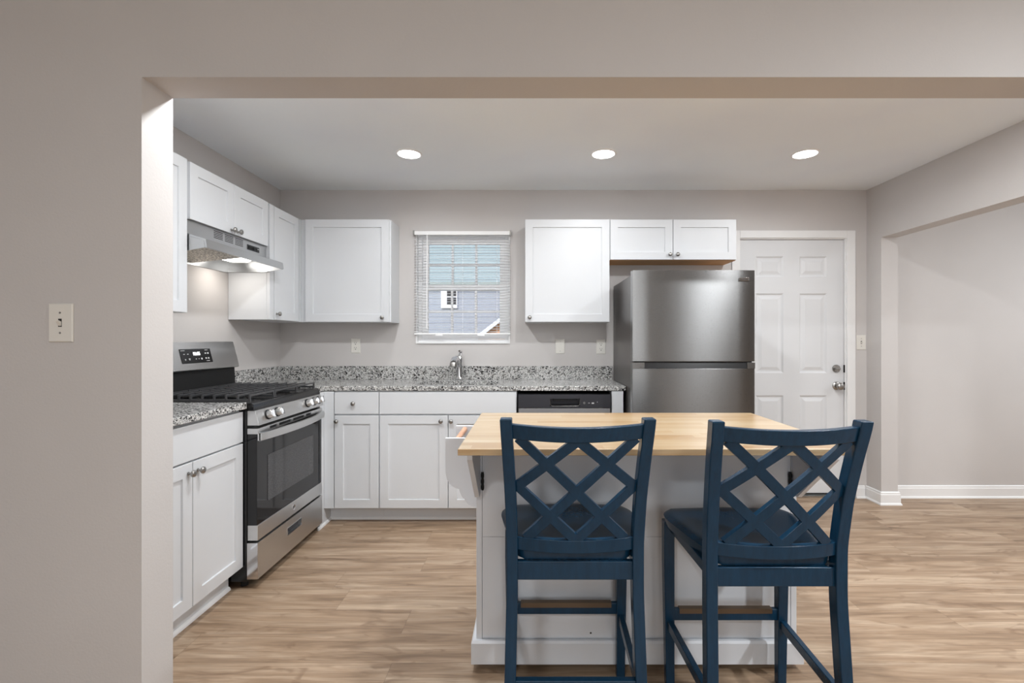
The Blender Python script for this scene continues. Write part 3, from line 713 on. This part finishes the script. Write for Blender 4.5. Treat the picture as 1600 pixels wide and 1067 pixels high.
# ------------------------------------------------------------------ gas range
RY0, RY1 = 2.416, 3.172; XD = -1.372
t = thing('gas_range', (-1.66, 2.79, 0), 'stainless and black gas range with five burner knobs under the hood', 'range')
bm = B(); box(bm, XL+.03, -1.425, RY0+.001, RY1-.001, .035, .905); body = obj('body', bm, 'black', t, .002)
for (xx, yy) in ((-1.46, RY0+.04), (-1.46, RY1-.04), (-1.90, RY0+.04), (-1.90, RY1-.04)):
    bm = B(); cyl(bm, (xx, yy, 0.0005), (0,0,1), .018, .036, 12); obj('foot', bm, 'matblack', t)
bm = B(); prism(bm, [(XL+.03,.906),(XL+.03,.936),(-1.402,.934),(-1.393,.926),(-1.386,.898),(-1.42,.898),(-1.425,.906)], RY0, RY1, lambda p, q, s: (p, s, q)); ck = obj('cooktop', bm, 'black', t, .002)
bm = B(); prism(bm, [(-1.424,.897),(-1.384,.897),(-1.364,.822),(-1.424,.822)], RY0+.002, RY1-.002, lambda p, q, s: (p, s, q)); cpn = obj('control_panel', bm, 'steel_range', t, .002)
ax = Vector((.966, 0, .258))
for yy in (2.519, 2.611, 2.965, 3.055, 3.118):
    c = Vector((-1.3745, yy, .862)); bm = B()
    lathe(bm, c, ax, [(.0045,.022),(.028,.0205),(.030,.019),(.0305,.001)], 28); kb = obj('burner_knob', bm, 'steel_range', cpn, smooth=40)
    bm = B(); lathe(bm, c, ax, [(-.001,.026),(.0042,.026),(.0044,.001)], 28); obj('knob_skirt', bm, 'matblack', kb)
    bm = B(); n_ = Vector((-.258, 0, .966)); o_ = c + ax*.0295; 
    vs_ = [o_ + Vector((0,1,0))*a*.0045 + n_*b*.019 + ax*w for w in (0, .010) for a, b in ((-1,-1),(1,-1),(1,1),(-1,1))]
    loft(bm, [vs_[:4], vs_[4:]]); obj('knob_grip', bm, 'chrome', kb, .001)
# oven door
bm = B(); box(bm, -1.424, XD-.004, RY0+.004, RY1-.004, .318, .778); dg_ = obj('oven_door', bm, 'ovenglass', t, .001)
bm = B(); box(bm, XD-.0035, XD-.0022, 2.518, 3.045, .411, .652); obj('oven_window', bm, 'ovenwin', dg_)
bm = B(); box(bm, -1.424, XD, RY0+.004, RY1-.004, .241, .3175); st = obj('lower_trim', bm, 'steel_range', dg_, .002)
bm = B(); lathe(bm, (XD, 2.79, .281), (1,0,0), [(0,.017),(.0012,.017),(.0015,.0155),(.0009,.0145),(.0008,.001)], 28); lg = obj('round_logo', bm, 'chrome', dg_)
bm = B()
for s in (-1, 1):
    pts = [(XD+.0012, 2.79+s*.0045+.0042*math.cos(a), .281+.006*math.sin(a)) for a in [i*PI/8 for i in range(14)]]; tube(bm, pts, .0008, 5)
obj('logo_script', bm, 'panel', lg)
# top trim with vent slots: frame of strips
bm = B(); xa, xb = -1.424, XD+.001
box(bm, xa, xb, RY0+.004, RY1-.004, .7785, .785); box(bm, xa, xb, RY0+.004, RY1-.004, .800, .806); box(bm, xa, xb-.006, RY0+.004, RY1-.004, .785, .800)
for ya_, yb_ in ((RY0+.004, 2.53), (2.60, 2.625), (2.755, 2.78), (2.915, 2.94), (3.005, RY1-.004)): box(bm, xb-.006, xb, ya_, yb_, .785, .800)
tt = obj('vent_trim', bm, 'steel_range', dg_)
bm = B(); box(bm, xb-.0058, xb-.005, 2.53, 3.005, .7852, .7998); obj('vent_gap', bm, 'matblack', tt)
# bowed handle
bm = B(); secs = []
for i in range(25):
    u = i/24; y = RY0+.006 + (RY1-RY0-.012)*u; bow = .012 + .036*(1-(2*u-1)**2)
    x = XD + bow; z = .765
    secs.append([(x-.006, y, z-.022), (x+.004, y, z-.020), (x+.007, y, z), (x+.004, y, z+.018), (x-.006, y, z+.020)])
loft(bm, secs)
for ya_ in (RY0+.006, RY1-.036): box(bm, XD-.002, XD+.012, ya_, ya_+.03, .745, .783)
obj('door_handle', bm, 'steel_range', dg_, smooth=30)
# storage drawer
bm = B(); xa, xb = -1.424, XD+.001; hy0, hy1, hz0, hz1 = 2.711, 2.878, .147, .188
box(bm, xa, xb, RY0+.004, hy0, .048, .230); box(bm, xa, xb, hy1, RY1-.004, .048, .230); box(bm, xa, xb, hy0, hy1, .048, hz0); box(bm, xa, xb, hy0, hy1, hz1, .230); box(bm, xa, xb-.02, hy0, hy1, hz0, hz1)
dw = obj('storage_drawer', bm, 'steel_range', t)
bm = B(); tube(bm, [(xb+.001, hy0, hz0), (xb+.001, hy1, hz0), (xb+.001, hy1, hz1), (xb+.001, hy0, hz1), (xb+.001, hy0, hz0+.001)], .002, 6); obj('pull_rim', bm, 'chrome', dw)
bm = B(); box(bm, xb-.0198, xb-.019, hy0+.001, hy1-.001, hz0+.001, hz1-.001); obj('pull_recess', bm, 'panel', dw)
bm = B(); prism(bm, [(-1.424,.048),(-1.424,.230),(-1.376,.230),(-1.371,.226),(-1.371,.052),(-1.376,.048)], RY0+.0005, RY0+.0038, lambda p, q, s: (p, s, q)); obj('drawer_side_trim', bm, 'chrome', dw)
# backguard
bm = B(); prism(bm, [(XL+.004,.9365),(XL+.004,1.085),(XL+.040,1.085),(XL+.048,.9365)], RY0+.004, RY1-.02, lambda p, q, s: (p, s, q)); obj('backguard_base', bm, 'matblack', t, .002)
bm = B(); prism(bm, [(XL+.003,1.078),(XL+.003,1.240),(XL+.020,1.243),(XL+.062,1.082),(XL+.056,1.075)], RY0, RY1, lambda p, q, s: (p, s, q)); bgd = obj('backguard', bm, 'steel_range', t, .006, 3)
nn = Vector((.161, 0, .042)).normalized(); up_ = Vector((-.042, 0, .161)).normalized(); org = Vector((XL+.042, 2.79, 1.160)) + nn*.0012
bm = B(); vs_ = [org + Vector((0,1,0))*a*.128 + up_*b*.042 + nn*w for w in (-.002, .001) for a, b in ((-1,-1),(1,-1),(1,1),(-1,1))]
loft(bm, [vs_[:4], vs_[4:]]); disp = obj('display_panel', bm, 'black', bgd, .001)
text('clock_digits', '10:05', .028, org + up_*.012 + nn*.0018, (0,1,0), up_, 'digits', disp)
def mark(a, b, w_, h_):
    bm = B(); c = org + Vector((0,1,0))*a + up_*b + nn*.0014
    v_ = [c + Vector((0,1,0))*s*w_ + up_*r*h_ + nn*w for w in (-.0005, .0004) for s, r in ((-1,-1),(1,-1),(1,1),(-1,1))]
    loft(bm, [v_[:4], v_[4:]]); obj('button_mark', bm, 'print', disp)
for a, b, w_, h_ in ((-.105,.033,.016,.0014),(-.100,.012,.006,.002),(-.070,.012,.006,.002),(-.098,-.018,.005,.002),(-.098,-.023,.003,.0015),(-.065,-.016,.007,.0025),(-.065,-.022,.004,.0015),
                 (-.012,-.018,.004,.002),(.012,-.018,.004,.0018),(.036,-.018,.0055,.005),(.090,.033,.013,.0014),(.078,.014,.007,.0035),(.100,.014,.006,.0045),(.074,-.016,.006,.0045),(.096,-.016,.006,.0045),(.086,-.032,.014,.0014)):
    mark(a, b, w_, h_)
# burners and grates
for (xx, yy, rr) in ((-1.56, 2.545, .042), (-1.80, 2.545, .034), (-1.68, 2.794, .046), (-1.56, 3.045, .036), (-1.80, 3.045, .034)):
    bm = B(); lathe(bm, (xx, yy, .9362), (0,0,1), [(0,rr+.012),(.006,rr+.008),(.008,rr-.004),(.014,rr-.004),(.016,rr),(.021,rr-.002),(.022,.002)], 24); obj('burner', bm, 'matblack', t, smooth=40)
for (ya_, yb_) in ((RY0+.012, 2.662), (2.668, 2.920), (2.926, RY1-.012)):
    bm = B(); gx0, gx1 = -1.905, -1.415; b = .006; zl, zh = .940, .966
    box(bm, gx0, gx1, ya_, ya_+.010, zl, zl+.012); box(bm, gx0, gx1, yb_-.010, yb_, zl, zl+.012)
    nb = 9
    for i in range(nb):
        xx = gx0 + b + (gx1-gx0-2*b)*i/(nb-1)
        end = i in (0, nb-1); gap = 0 if end or i == 4 else .0
        box(bm, xx-b*.75, xx+b*.75, ya_+.0, yb_-.0, zh, zh+.009)
        for yy in (ya_, yb_-.010): box(bm, xx-b*.75, xx+b*.75, yy, yy+.010, zl+.010, zh+.001)
    xm = (gx0+gx1)/2; ym = (ya_+yb_)/2
    for cx in (gx0+.12, gx1-.12):
        box(bm, cx-.06, cx+.06, ym-.005, ym+.005, zh-.001, zh+.0085)
    for cx in (gx0+.006, gx1-.006):
        for cy in (ya_+.005, yb_-.005): box(bm, cx-.006, cx+.006, cy-.006, cy+.006, .9365, zl+.002)
    obj('burner_grate', bm, 'castiron', t, .0012)

# ------------------------------------------------------------------ refrigerator
FY = 2.964; fx0, fx1 = .634, 1.391
t = thing('refrigerator', (1.01, 3.35, 0), 'stainless top-freezer refrigerator between worktop and back door', 'refrigerator')
bm = B(); box(bm, .654, 1.382, FY+.066, YW-.045, .03, 1.672); obj('body', bm, 'fridge_side', t, .006, 3, label='dark grey side panels')
def fdoor(z0, z1, notch):
    bm = B(); n = 14; secs = []
    def prof(zz):
        p = []
        for i in range(n+1):
            u = i/n; x = fx0 + (fx1-fx0)*u; w = .001*(1-(2*u-1)**2)
            ed = min(u, 1-u)*(fx1-fx0); r = .006
            if ed < r: w -= r - math.sqrt(max(0, r*r-(r-ed)**2))
            p.append((x, FY - w, zz))
        return p + [(fx1, FY+.06, zz), (fx0, FY+.06, zz)]
    loft(bm, [prof(z0), prof(z1)]); return bm
d1 = obj('freezer_door', fdoor(1.120, 1.684, False), 'steel_fridge', t, .002, smooth=30)
bm = fdoor(.055, 1.076, True); d2 = obj('refrigerator_door', bm, 'steel_fridge', t, .002, smooth=30)
bm = B(); box(bm, fx0+.001, .7075, FY-.0005, FY+.06, 1.0762, 1.113); box(bm, 1.342, fx1-.001, FY-.0005, FY+.06, 1.0762, 1.113); box(bm, .7075, 1.342, FY+.035, FY+.06, 1.0762, 1.113)
obj('door_top_edge', bm, 'steel_fridge', d2)
bm = B(); box(bm, .708, 1.3415, FY+.012, FY+.034, 1.0765, 1.113); prism(bm, [(.002,1.0765),(.012,1.0765),(.012,1.110),(.008,1.110)], .708, 1.3415, lambda p, q, s: (s, FY+p, q)); obj('handle_recess', bm, 'black', d2)
bm = B(); box(bm, .66, 1.375, FY+.008, FY+.064, 1.1135, 1.1195); obj('door_gasket', bm, 'matblack', t)
bm = B(); bx = 1.288; box(bm, bx, bx+.062, FY-.0085, FY-.0035, 1.618, 1.637); bd = obj('badge', bm, 'chrome', d1, .001)
bm = B(); box(bm, bx+.006, bx+.056, FY-.0092, FY-.0086, 1.623, 1.6255); obj('badge_lettering', bm, 'panel', bd)
for xx, nm in ((.70, 0),):
    bm = B(); box(bm, .66, .71, FY+.03, FY+.10, 1.672, 1.688); obj('hinge_cover', bm, 'fridge_side', t, .003)
bm = B(); box(bm, .655, 1.375, FY+.08, FY+.5, .0005, .03); obj('base_grille', bm, 'matblack', t)

# ------------------------------------------------------------------ island
t = thing('kitchen_island', (.41, 2.0, 0), 'pale grey kitchen island cart with a butcher block top', 'kitchen island')
ix0, ix1, iy0, iy1 = -.204, 1.016, 1.829, 2.21; zt0, zt1 = .894, .914
bm = B()
box(bm, ix0+.022, ix1-.022, iy0+.006, iy1, .09, zt0-.0005)
obj('body', bm, 'island', t)
for (a, b) in ((ix0, ix0+.0215), (ix1-.0215, ix1)):
    bm = B(); box(bm, a, b, iy0, iy1, .04, zt0-.0005); obj('side_panel', bm, 'island', t, .001)
bm = B(); box(bm, ix0+.0225, ix1-.0225, iy0+.002, iy0+.0055, .504, zt0-.001); box(bm, ix0+.0225, ix1-.0225, iy0+.002, iy0+.0055, .12, .5025); bp = obj('front_panel', bm, 'island', t)
bm = B(); cyl(bm, (.232, iy0+.0022, .137), (0,-1,0), .0035, .001, 12); obj('screw_hole', bm, 'slot', bp)
bm = B()
prof = [(0,.03),(.018,.03),(.018,.108),(.012,.116),(0,.116)]
secs = []
for (cx, cy, dx, dy) in ((ix0, iy0, -1, -1), (ix1, iy0, 1, -1), (ix1, iy1, 1, 1), (ix0, iy1, -1, 1)):
    secs.append([(cx+dx*a, cy+dy*a, z) for a, z in prof])
R = [[bm.verts.new(p) for p in s] for s in secs]
for i in range(4):
    a, b = R[i], R[(i+1) % 4]
    for k in range(5): bm.faces.new((a[k], a[(k+1)%5], b[(k+1)%5], b[k]))
obj('base_skirt', bm, 'island', t, smooth=20)
for (xx, yy) in ((ix0+.07, iy0+.06), (ix1-.07, iy0+.06), (ix1-.07, iy1-.06), (ix0+.07, iy1-.06)):
    bm = B(); box(bm, xx-.014, xx+.014, yy-.014, yy+.014, .045, .088); cs = obj('caster', bm, 'matblack', t)
    bm = B(); cyl(bm, (xx-.012, yy, .0235), (1,0,0), .023, .024, 20); obj('caster_wheel', bm, 'matblack', cs)
bm = B(); box(bm, -.2255, 1.030, 1.497, 2.239, zt0, zt1); obj('butcher_block_top', bm, 'butcher', t, .0015)
# leaf supports with hinges
for (xa, xh) in ((-.206, 1), (.996, -1)):
    bm = B(); prism(bm, [(1.826,zt0-.001),(1.570,zt0-.001),(1.570,.862),(1.790,.668),(1.826,.668)], xa, xa+.018, lambda p, q, s: (s, p, q)); lf = obj('leaf_support', bm, 'island', t, .001)
    bm = B(); hx = xa+.026 if xh > 0 else xa-.008; cyl(bm, (hx, 1.822, .685), (0,0,1), .005, .068, 10)
    for k in range(3): cyl(bm, (hx, 1.8215, .690+k*.022), (0,0,1), .0062, .012, 10)
    obj('hinge', bm, 'matblack', lf)
# towel rack on the left end of the island
def bracket(y0, y1):
    bm = B(); pts = [(ix0-.001,.862),(-.338,.862),(-.338,.735)]
    for k in range(1, 9):
        a = k/8; pts.append((-.338+.055*(1-math.cos(a*PI/2))+.0*a, .735-.075*math.sin(a*PI/2)))
    for k in range(1, 7):
        a = k/6; pts.append((-.283+.028*a**1.6, .660-.050*a))
    pts.append((-.246,.598)); pts.append((-.232,.590)); pts.append((ix0-.001,.589))
    prism(bm, pts, y0, y1, lambda p, q, s: (p, s, q)); return bm
rk = obj('towel_rack', bracket(1.915, 1.932), 'island', t, .001)
obj('rack_bracket', bracket(2.190, 2.207), 'island', rk, .001)
bm = B(); cyl(bm, (-.297, 1.933, .846), (0,1,0), .0115, .256, 20); obj('dowel', bm, 'dowel', rk, label='copper-toned round wooden dowel')

# ------------------------------------------------------------------ bar stools
SEATZ = .638
def yback(z):        # centre line of the rear posts, y(z)
    K = [(0,-.040),(.24,-.020),(.50,0),(.66,0),(.80,-.022),(.92,-.053),(1.035,-.088)]
    for (a, ya_), (b, yb_) in zip(K, K[1:]):
        if z <= b: return ya_ + (yb_-ya_)*(z-a)/(b-a)
    return K[-1][1]
def xhalf(z):        # outer half width at height z
    K = [(0,.214),(.24,.209),(.52,.2035),(.66,.204),(.80,.2075),(1.035,.2185)]
    for (a, ya_), (b, yb_) in zip(K, K[1:]):
        if z <= b: return ya_ + (yb_-ya_)*(z-a)/(b-a)
    return K[-1][1]
def smoothf(f, z): return (f(max(0,z-.03))+2*f(z)+f(min(1.035,z+.03)))/4
PW, PD = .034, .040
def make_stool(name_label):
    t = thing('bar_stool', (0,0,0), name_label, 'bar stool')
    for s in (-1, 1):
        bm = B(); secs = []
        N = 44
        for i in range(N+1):
            z = 1.035*i/N; y = smoothf(yback, z); xo = smoothf(xhalf, z)*s; xi = xo - s*(PW if z > .3 else PW*(.88+.12*z/.3)); d = PD*(1 if z > .3 else .85+.15*z/.3)
            if z > 1.02: pass
            secs.append([(xo, y-d/2, z), (xi, y-d/2, z), (xi, y+d/2, z), (xo, y+d/2, z)])
        loft(bm, secs); obj('rear_post', bm, 'navy', t, .004, 3, smooth=30)
        bm = B(); fxo, fxi = s*.2255, s*.188; y0 = .335
        loft(bm, [[(fxo-s*.008, y0+.003, 0), (fxi-s*.001, y0+.003, 0), (fxi-s*.001, y0+.032, 0), (fxo-s*.008, y0+.032, 0)], [(fxo, y0, .45), (fxi, y0, .45), (fxi, y0+.038, .45), (fxo, y0+.038, .45)], [(fxo, y0, .598), (fxi, y0, .598), (fxi, y0+.038, .598), (fxo, y0+.038, .598)]])
        obj('front_leg', bm, 'navy', t, .003, smooth=30)
        # side apron and side stretcher
        bm = B(); xa = s*.178; xb = s*.196
        loft(bm, [[(xa, .018, .565), (xb, .018, .565), (xb, .018, .598), (xa, .018, .598)], [(xa+s*.010, y0+.004, .565), (xb+s*.010, y0+.004, .565), (xb+s*.010, y0+.004, .598), (xa+s*.010, y0+.004, .598)]])
        obj('side_apron', bm, 'navy', t, .002)
        bm = B(); loft(bm, [[(s*.182, -.004, .205), (s*.202, -.004, .205), (s*.202, -.004, .238), (s*.182, -.004, .238)], [(s*.194, y0+.006, .208), (s*.214, y0+.006, .208), (s*.214, y0+.006, .241), (s*.194, y0+.006, .241)]])
        obj('side_stretcher', bm, 'navy', t, .003)
    bm = B(); box(bm, -.174, .174, -.010, .010, .541, .597); obj('rear_apron', bm, 'navy', t, .003)
    bm = B(); box(bm, -.190, .190, .345, .365, .545, .598); obj('front_apron', bm, 'navy', t, .003)
    bm = B(); box(bm, -.178, .178, -.034, -.012, .222, .258); obj('rear_stretcher', bm, 'navy', t, .004)
    bm = B(); box(bm, -.190, .190, .344, .362, .236, .278); fr_ = obj('footrest', bm, 'navy', t, .003)
    bm = B(); box(bm, -.168, .168, .3420, .3438, .262, .2798); box(bm, -.168, .168, .3438, .3642, .2782, .2798); box(bm, -.168, .168, .3622, .3642, .262, .2782); kp = obj('kick_plate', bm, 'brass', fr_, label='dull brass kick plate')
    # seat: saddle shaped board
    bm = B(); nu, nv = 26, 20; top = []; bot = []
    def outline(v):      # half width at depth v (0 rear .. 1 front), rounded front corners
        y = .004 + .380*v
        w = .172 + .064*min(1, v/.72)**.75 if v < .72 else .236
        if v > .80: w -= .236*.28*(1-math.sqrt(max(0, 1-((v-.80)/.20)**2)))
        if v < .06: w -= .012*(1-v/.06)
        return y, w
    for j in range(nv+1):
        v = j/nv; y, w = outline(v); a = []; b = []
        for i in range(nu+1):
            u = 2*i/nu-1
            yy = y - .012*v*u*u
            dish = -.013*max(0, 1-((u)/.85)**2)*max(0, 1-((v-.42)/.48)**2) + .002*(1-abs(u))
            ed = min((1-abs(u))*w, .402*(1-v), .402*v); rr = .008
            er = -(rr - math.sqrt(max(0, rr*rr-(rr-min(ed,rr))**2)))*.9
            a.append(bm.verts.new((u*w, yy, SEATZ+dish+er))); b.append(bm.verts.new((u*(w-.010), yy-.004*v, SEATZ-.040)))
        top.append(a); bot.append(b)
    for j in range(nv):
        for i in range(nu):
            bm.faces.new((top[j][i], top[j][i+1], top[j+1][i+1], top[j+1][i])); bm.faces.new((bot[j][i], bot[j+1][i], bot[j+1][i+1], bot[j][i+1]))
    loopT = top[0] + [r[-1] for r in top[1:]] + top[-1][-2::-1] + [r[0] for r in top[-2:0:-1]]
    loopB = bot[0] + [r[-1] for r in bot[1:]] + bot[-1][-2::-1] + [r[0] for r in bot[-2:0:-1]]
    for k in range(len(loopT)): bm.faces.new((loopT[k], loopT[(k+1) % len(loopT)], loopB[(k+1) % len(loopB)], loopB[k]))
    obj('seat', bm, 'navy', t, smooth=50)
    # curved back surface
    def S(u, z, off=0):   # u in -1..1 between the inner faces of the posts
        xi = xhalf(z) - PW + .004
        bow = -.030*(1-u*u)
        return Vector((u*xi, smoothf(yback, z) + bow + off, z))
    def curved_rail(z0, z1, th, nm):
        bm = B(); secs = []
        for i in range(25):
            u = -1+2*i/24
            sag = -.006*(1-u*u) if nm == 'top_rail' else 0
            p0 = S(u, z0, 0); p1 = S(u, z1, 0)
            secs.append([(p0.x, p0.y-th/2, z0+sag), (p1.x, p1.y-th/2, z1+sag), (p1.x, p1.y+th/2, z1+sag), (p0.x, p0.y+th/2, z0+sag)])
        loft(bm, secs); return obj(nm, bm, 'navy', t, .003, smooth=30)
    ZR0, ZR1 = .976, 1.019
    curved_rail(ZR0, ZR1, .026, 'top_rail'); curved_rail(.632, .672, .022, 'lower_back_rail')
    vz = lambda v: .668 + (ZR0-.668+.002)*v
    def bar(p, q):
        bm = B(); secs = []; n = 14; hw = .0145
        (u0, v0), (u1, v1) = p, q
        P0 = S(u0, vz(v0)); P1 = S(u1, vz(v1)); d = (P1-P0); d.y = 0; d.normalize(); nrm = Vector((-d.z, 0, d.x))
        for i in range(n+1):
            a = i/n; c = S(u0+(u1-u0)*a, vz(v0+(v1-v0)*a)); E = []
            for sg in (1, -1):
                q_ = c + nrm*hw*sg; xi = xhalf(q_.z) - PW + .004; q_.y = smoothf(yback, q_.z) - .030*(1-(q_.x/xi)**2); E.append(q_)
            o1 = Vector((0,-.0095,0)); secs.append([E[0]+o1, E[1]+o1, E[1]-o1, E[0]-o1])
        loft(bm, secs); obj('lattice_bar', bm, 'navy', t, .0012, smooth=30)
    bar((-.90,1.0), (.84,0.0)); bar((.90,1.0), (-.84,0.0))
    bar((.02,1.0), (-.99,.50)); bar((-.02,1.0), (.99,.50))
    bar((-.99,.54), (.02,0.0)); bar((.99,.54), (-.02,0.0))
    return t
s1 = make_stool('navy blue lattice-back bar stool at the island end by the towel rack')
s1['group'] = 'bar stools at the island'
def dup(root, label):
    def cp(o, p):
        c = o.copy(); COL.objects.link(c); c.parent = p
        for ch in o.children: cp(ch, c)
        return c
    r = cp(root, None); r['label'] = label; return r
s2 = dup(s1, 'navy blue lattice-back bar stool on the side toward the back door')
s1.location = (.134, 1.437, 0); s1.rotation_euler.z = 0
s2.location = (.711, 1.398, 0); s2.rotation_euler.z = math.radians(0)

# ------------------------------------------------------------------ outside
bm = B(); box(bm, -30, 30, YW+.13, 60, -1.3, -1.2); struct('ground_outside', bm, 'lawn')
hs = thing('neighbouring_house', (-1, 9.0, -1.2), 'blue-grey sided house seen through the window over the sink', 'house')
bm = B(); box(bm, -8, 4, 9.0, 15, -1.2, 2.24); obj('wall', bm, 'siding', hs)
bm = B(); prism(bm, [(8.9,2.24),(8.9,2.32),(12,4.6),(15.1,2.32),(15.1,2.24)], -8.3, 4.3, lambda p, q, s: (s, p, q)); obj('roof', bm, 'paleroof', hs, label='pale green sloping upper part')
wd = obj('window', box(B(), -1.66, -1.36, 8.96, 9.0-.0005, 1.84, 2.23), 'vinyl', hs)
bm = B()
for a in (-1.55, -1.455):
    for b in (1.90, 2.06): box(bm, a, a+.08, 8.955, 8.9595, b, b+.14)
obj('pane', bm, 'slot', wd)
sh = thing('garden_shed', (-.2, 6.2, -1.2), 'tan shingled gable with white edge low outside the window', 'shed')
bm = B(); gp = [(-1.05,.99),(.5,2.18),(2.05,.99)]
prism(bm, gp, 6.5, 8.2, lambda p, q, s: (p, s, q)); obj('gable', bm, 'shingle', sh)
bm = B(); prism(bm, [(-1.13,.99),(.5,2.24),(2.13,.99),(2.05,.99),(.5,2.18),(-1.05,.99)], 6.42, 6.499, lambda p, q, s: (p, s, q)); obj('fascia', bm, 'trim', sh)
bm = B(); box(bm, -1.0, 2.0, 6.5, 8.2, -1.2, .9895); obj('shed_wall', bm, 'siding', sh)
def tree(x, y, h, r, lab):
    t = thing('tree', (x, y, -1.2), lab, 'tree')
    bm = B(); tube(bm, [(x, y, -1.2), (x+.1, y, h*.5), (x, y, h*.8)], [.25, .18, .1], 8); obj('trunk', bm, 'underwood', t)
    bm = B(); rnd = random.Random(int(x*10)+5)
    for _ in range(40):
        a, b, c = rnd.gauss(0, .45), rnd.gauss(0, .35), rnd.gauss(0, .4)
        m_ = Matrix.Translation((x+a*r, y+b*r, h+c*r)) @ Matrix.Diagonal((rnd.uniform(.2,.45)*r,)*3).to_4x4()
        g = bmesh.ops.create_icosphere(bm, subdivisions=2, radius=1, matrix=m_)
        for v_ in g['verts']: v_.co += Vector((rnd.uniform(-1,1), rnd.uniform(-1,1), rnd.uniform(-1,1)))*.06*r
    obj('foliage', bm, 'leaf', t)
tree(-6.0, 19, 5.2, 2.6, 'green tree beyond the roof of the house outside the window')
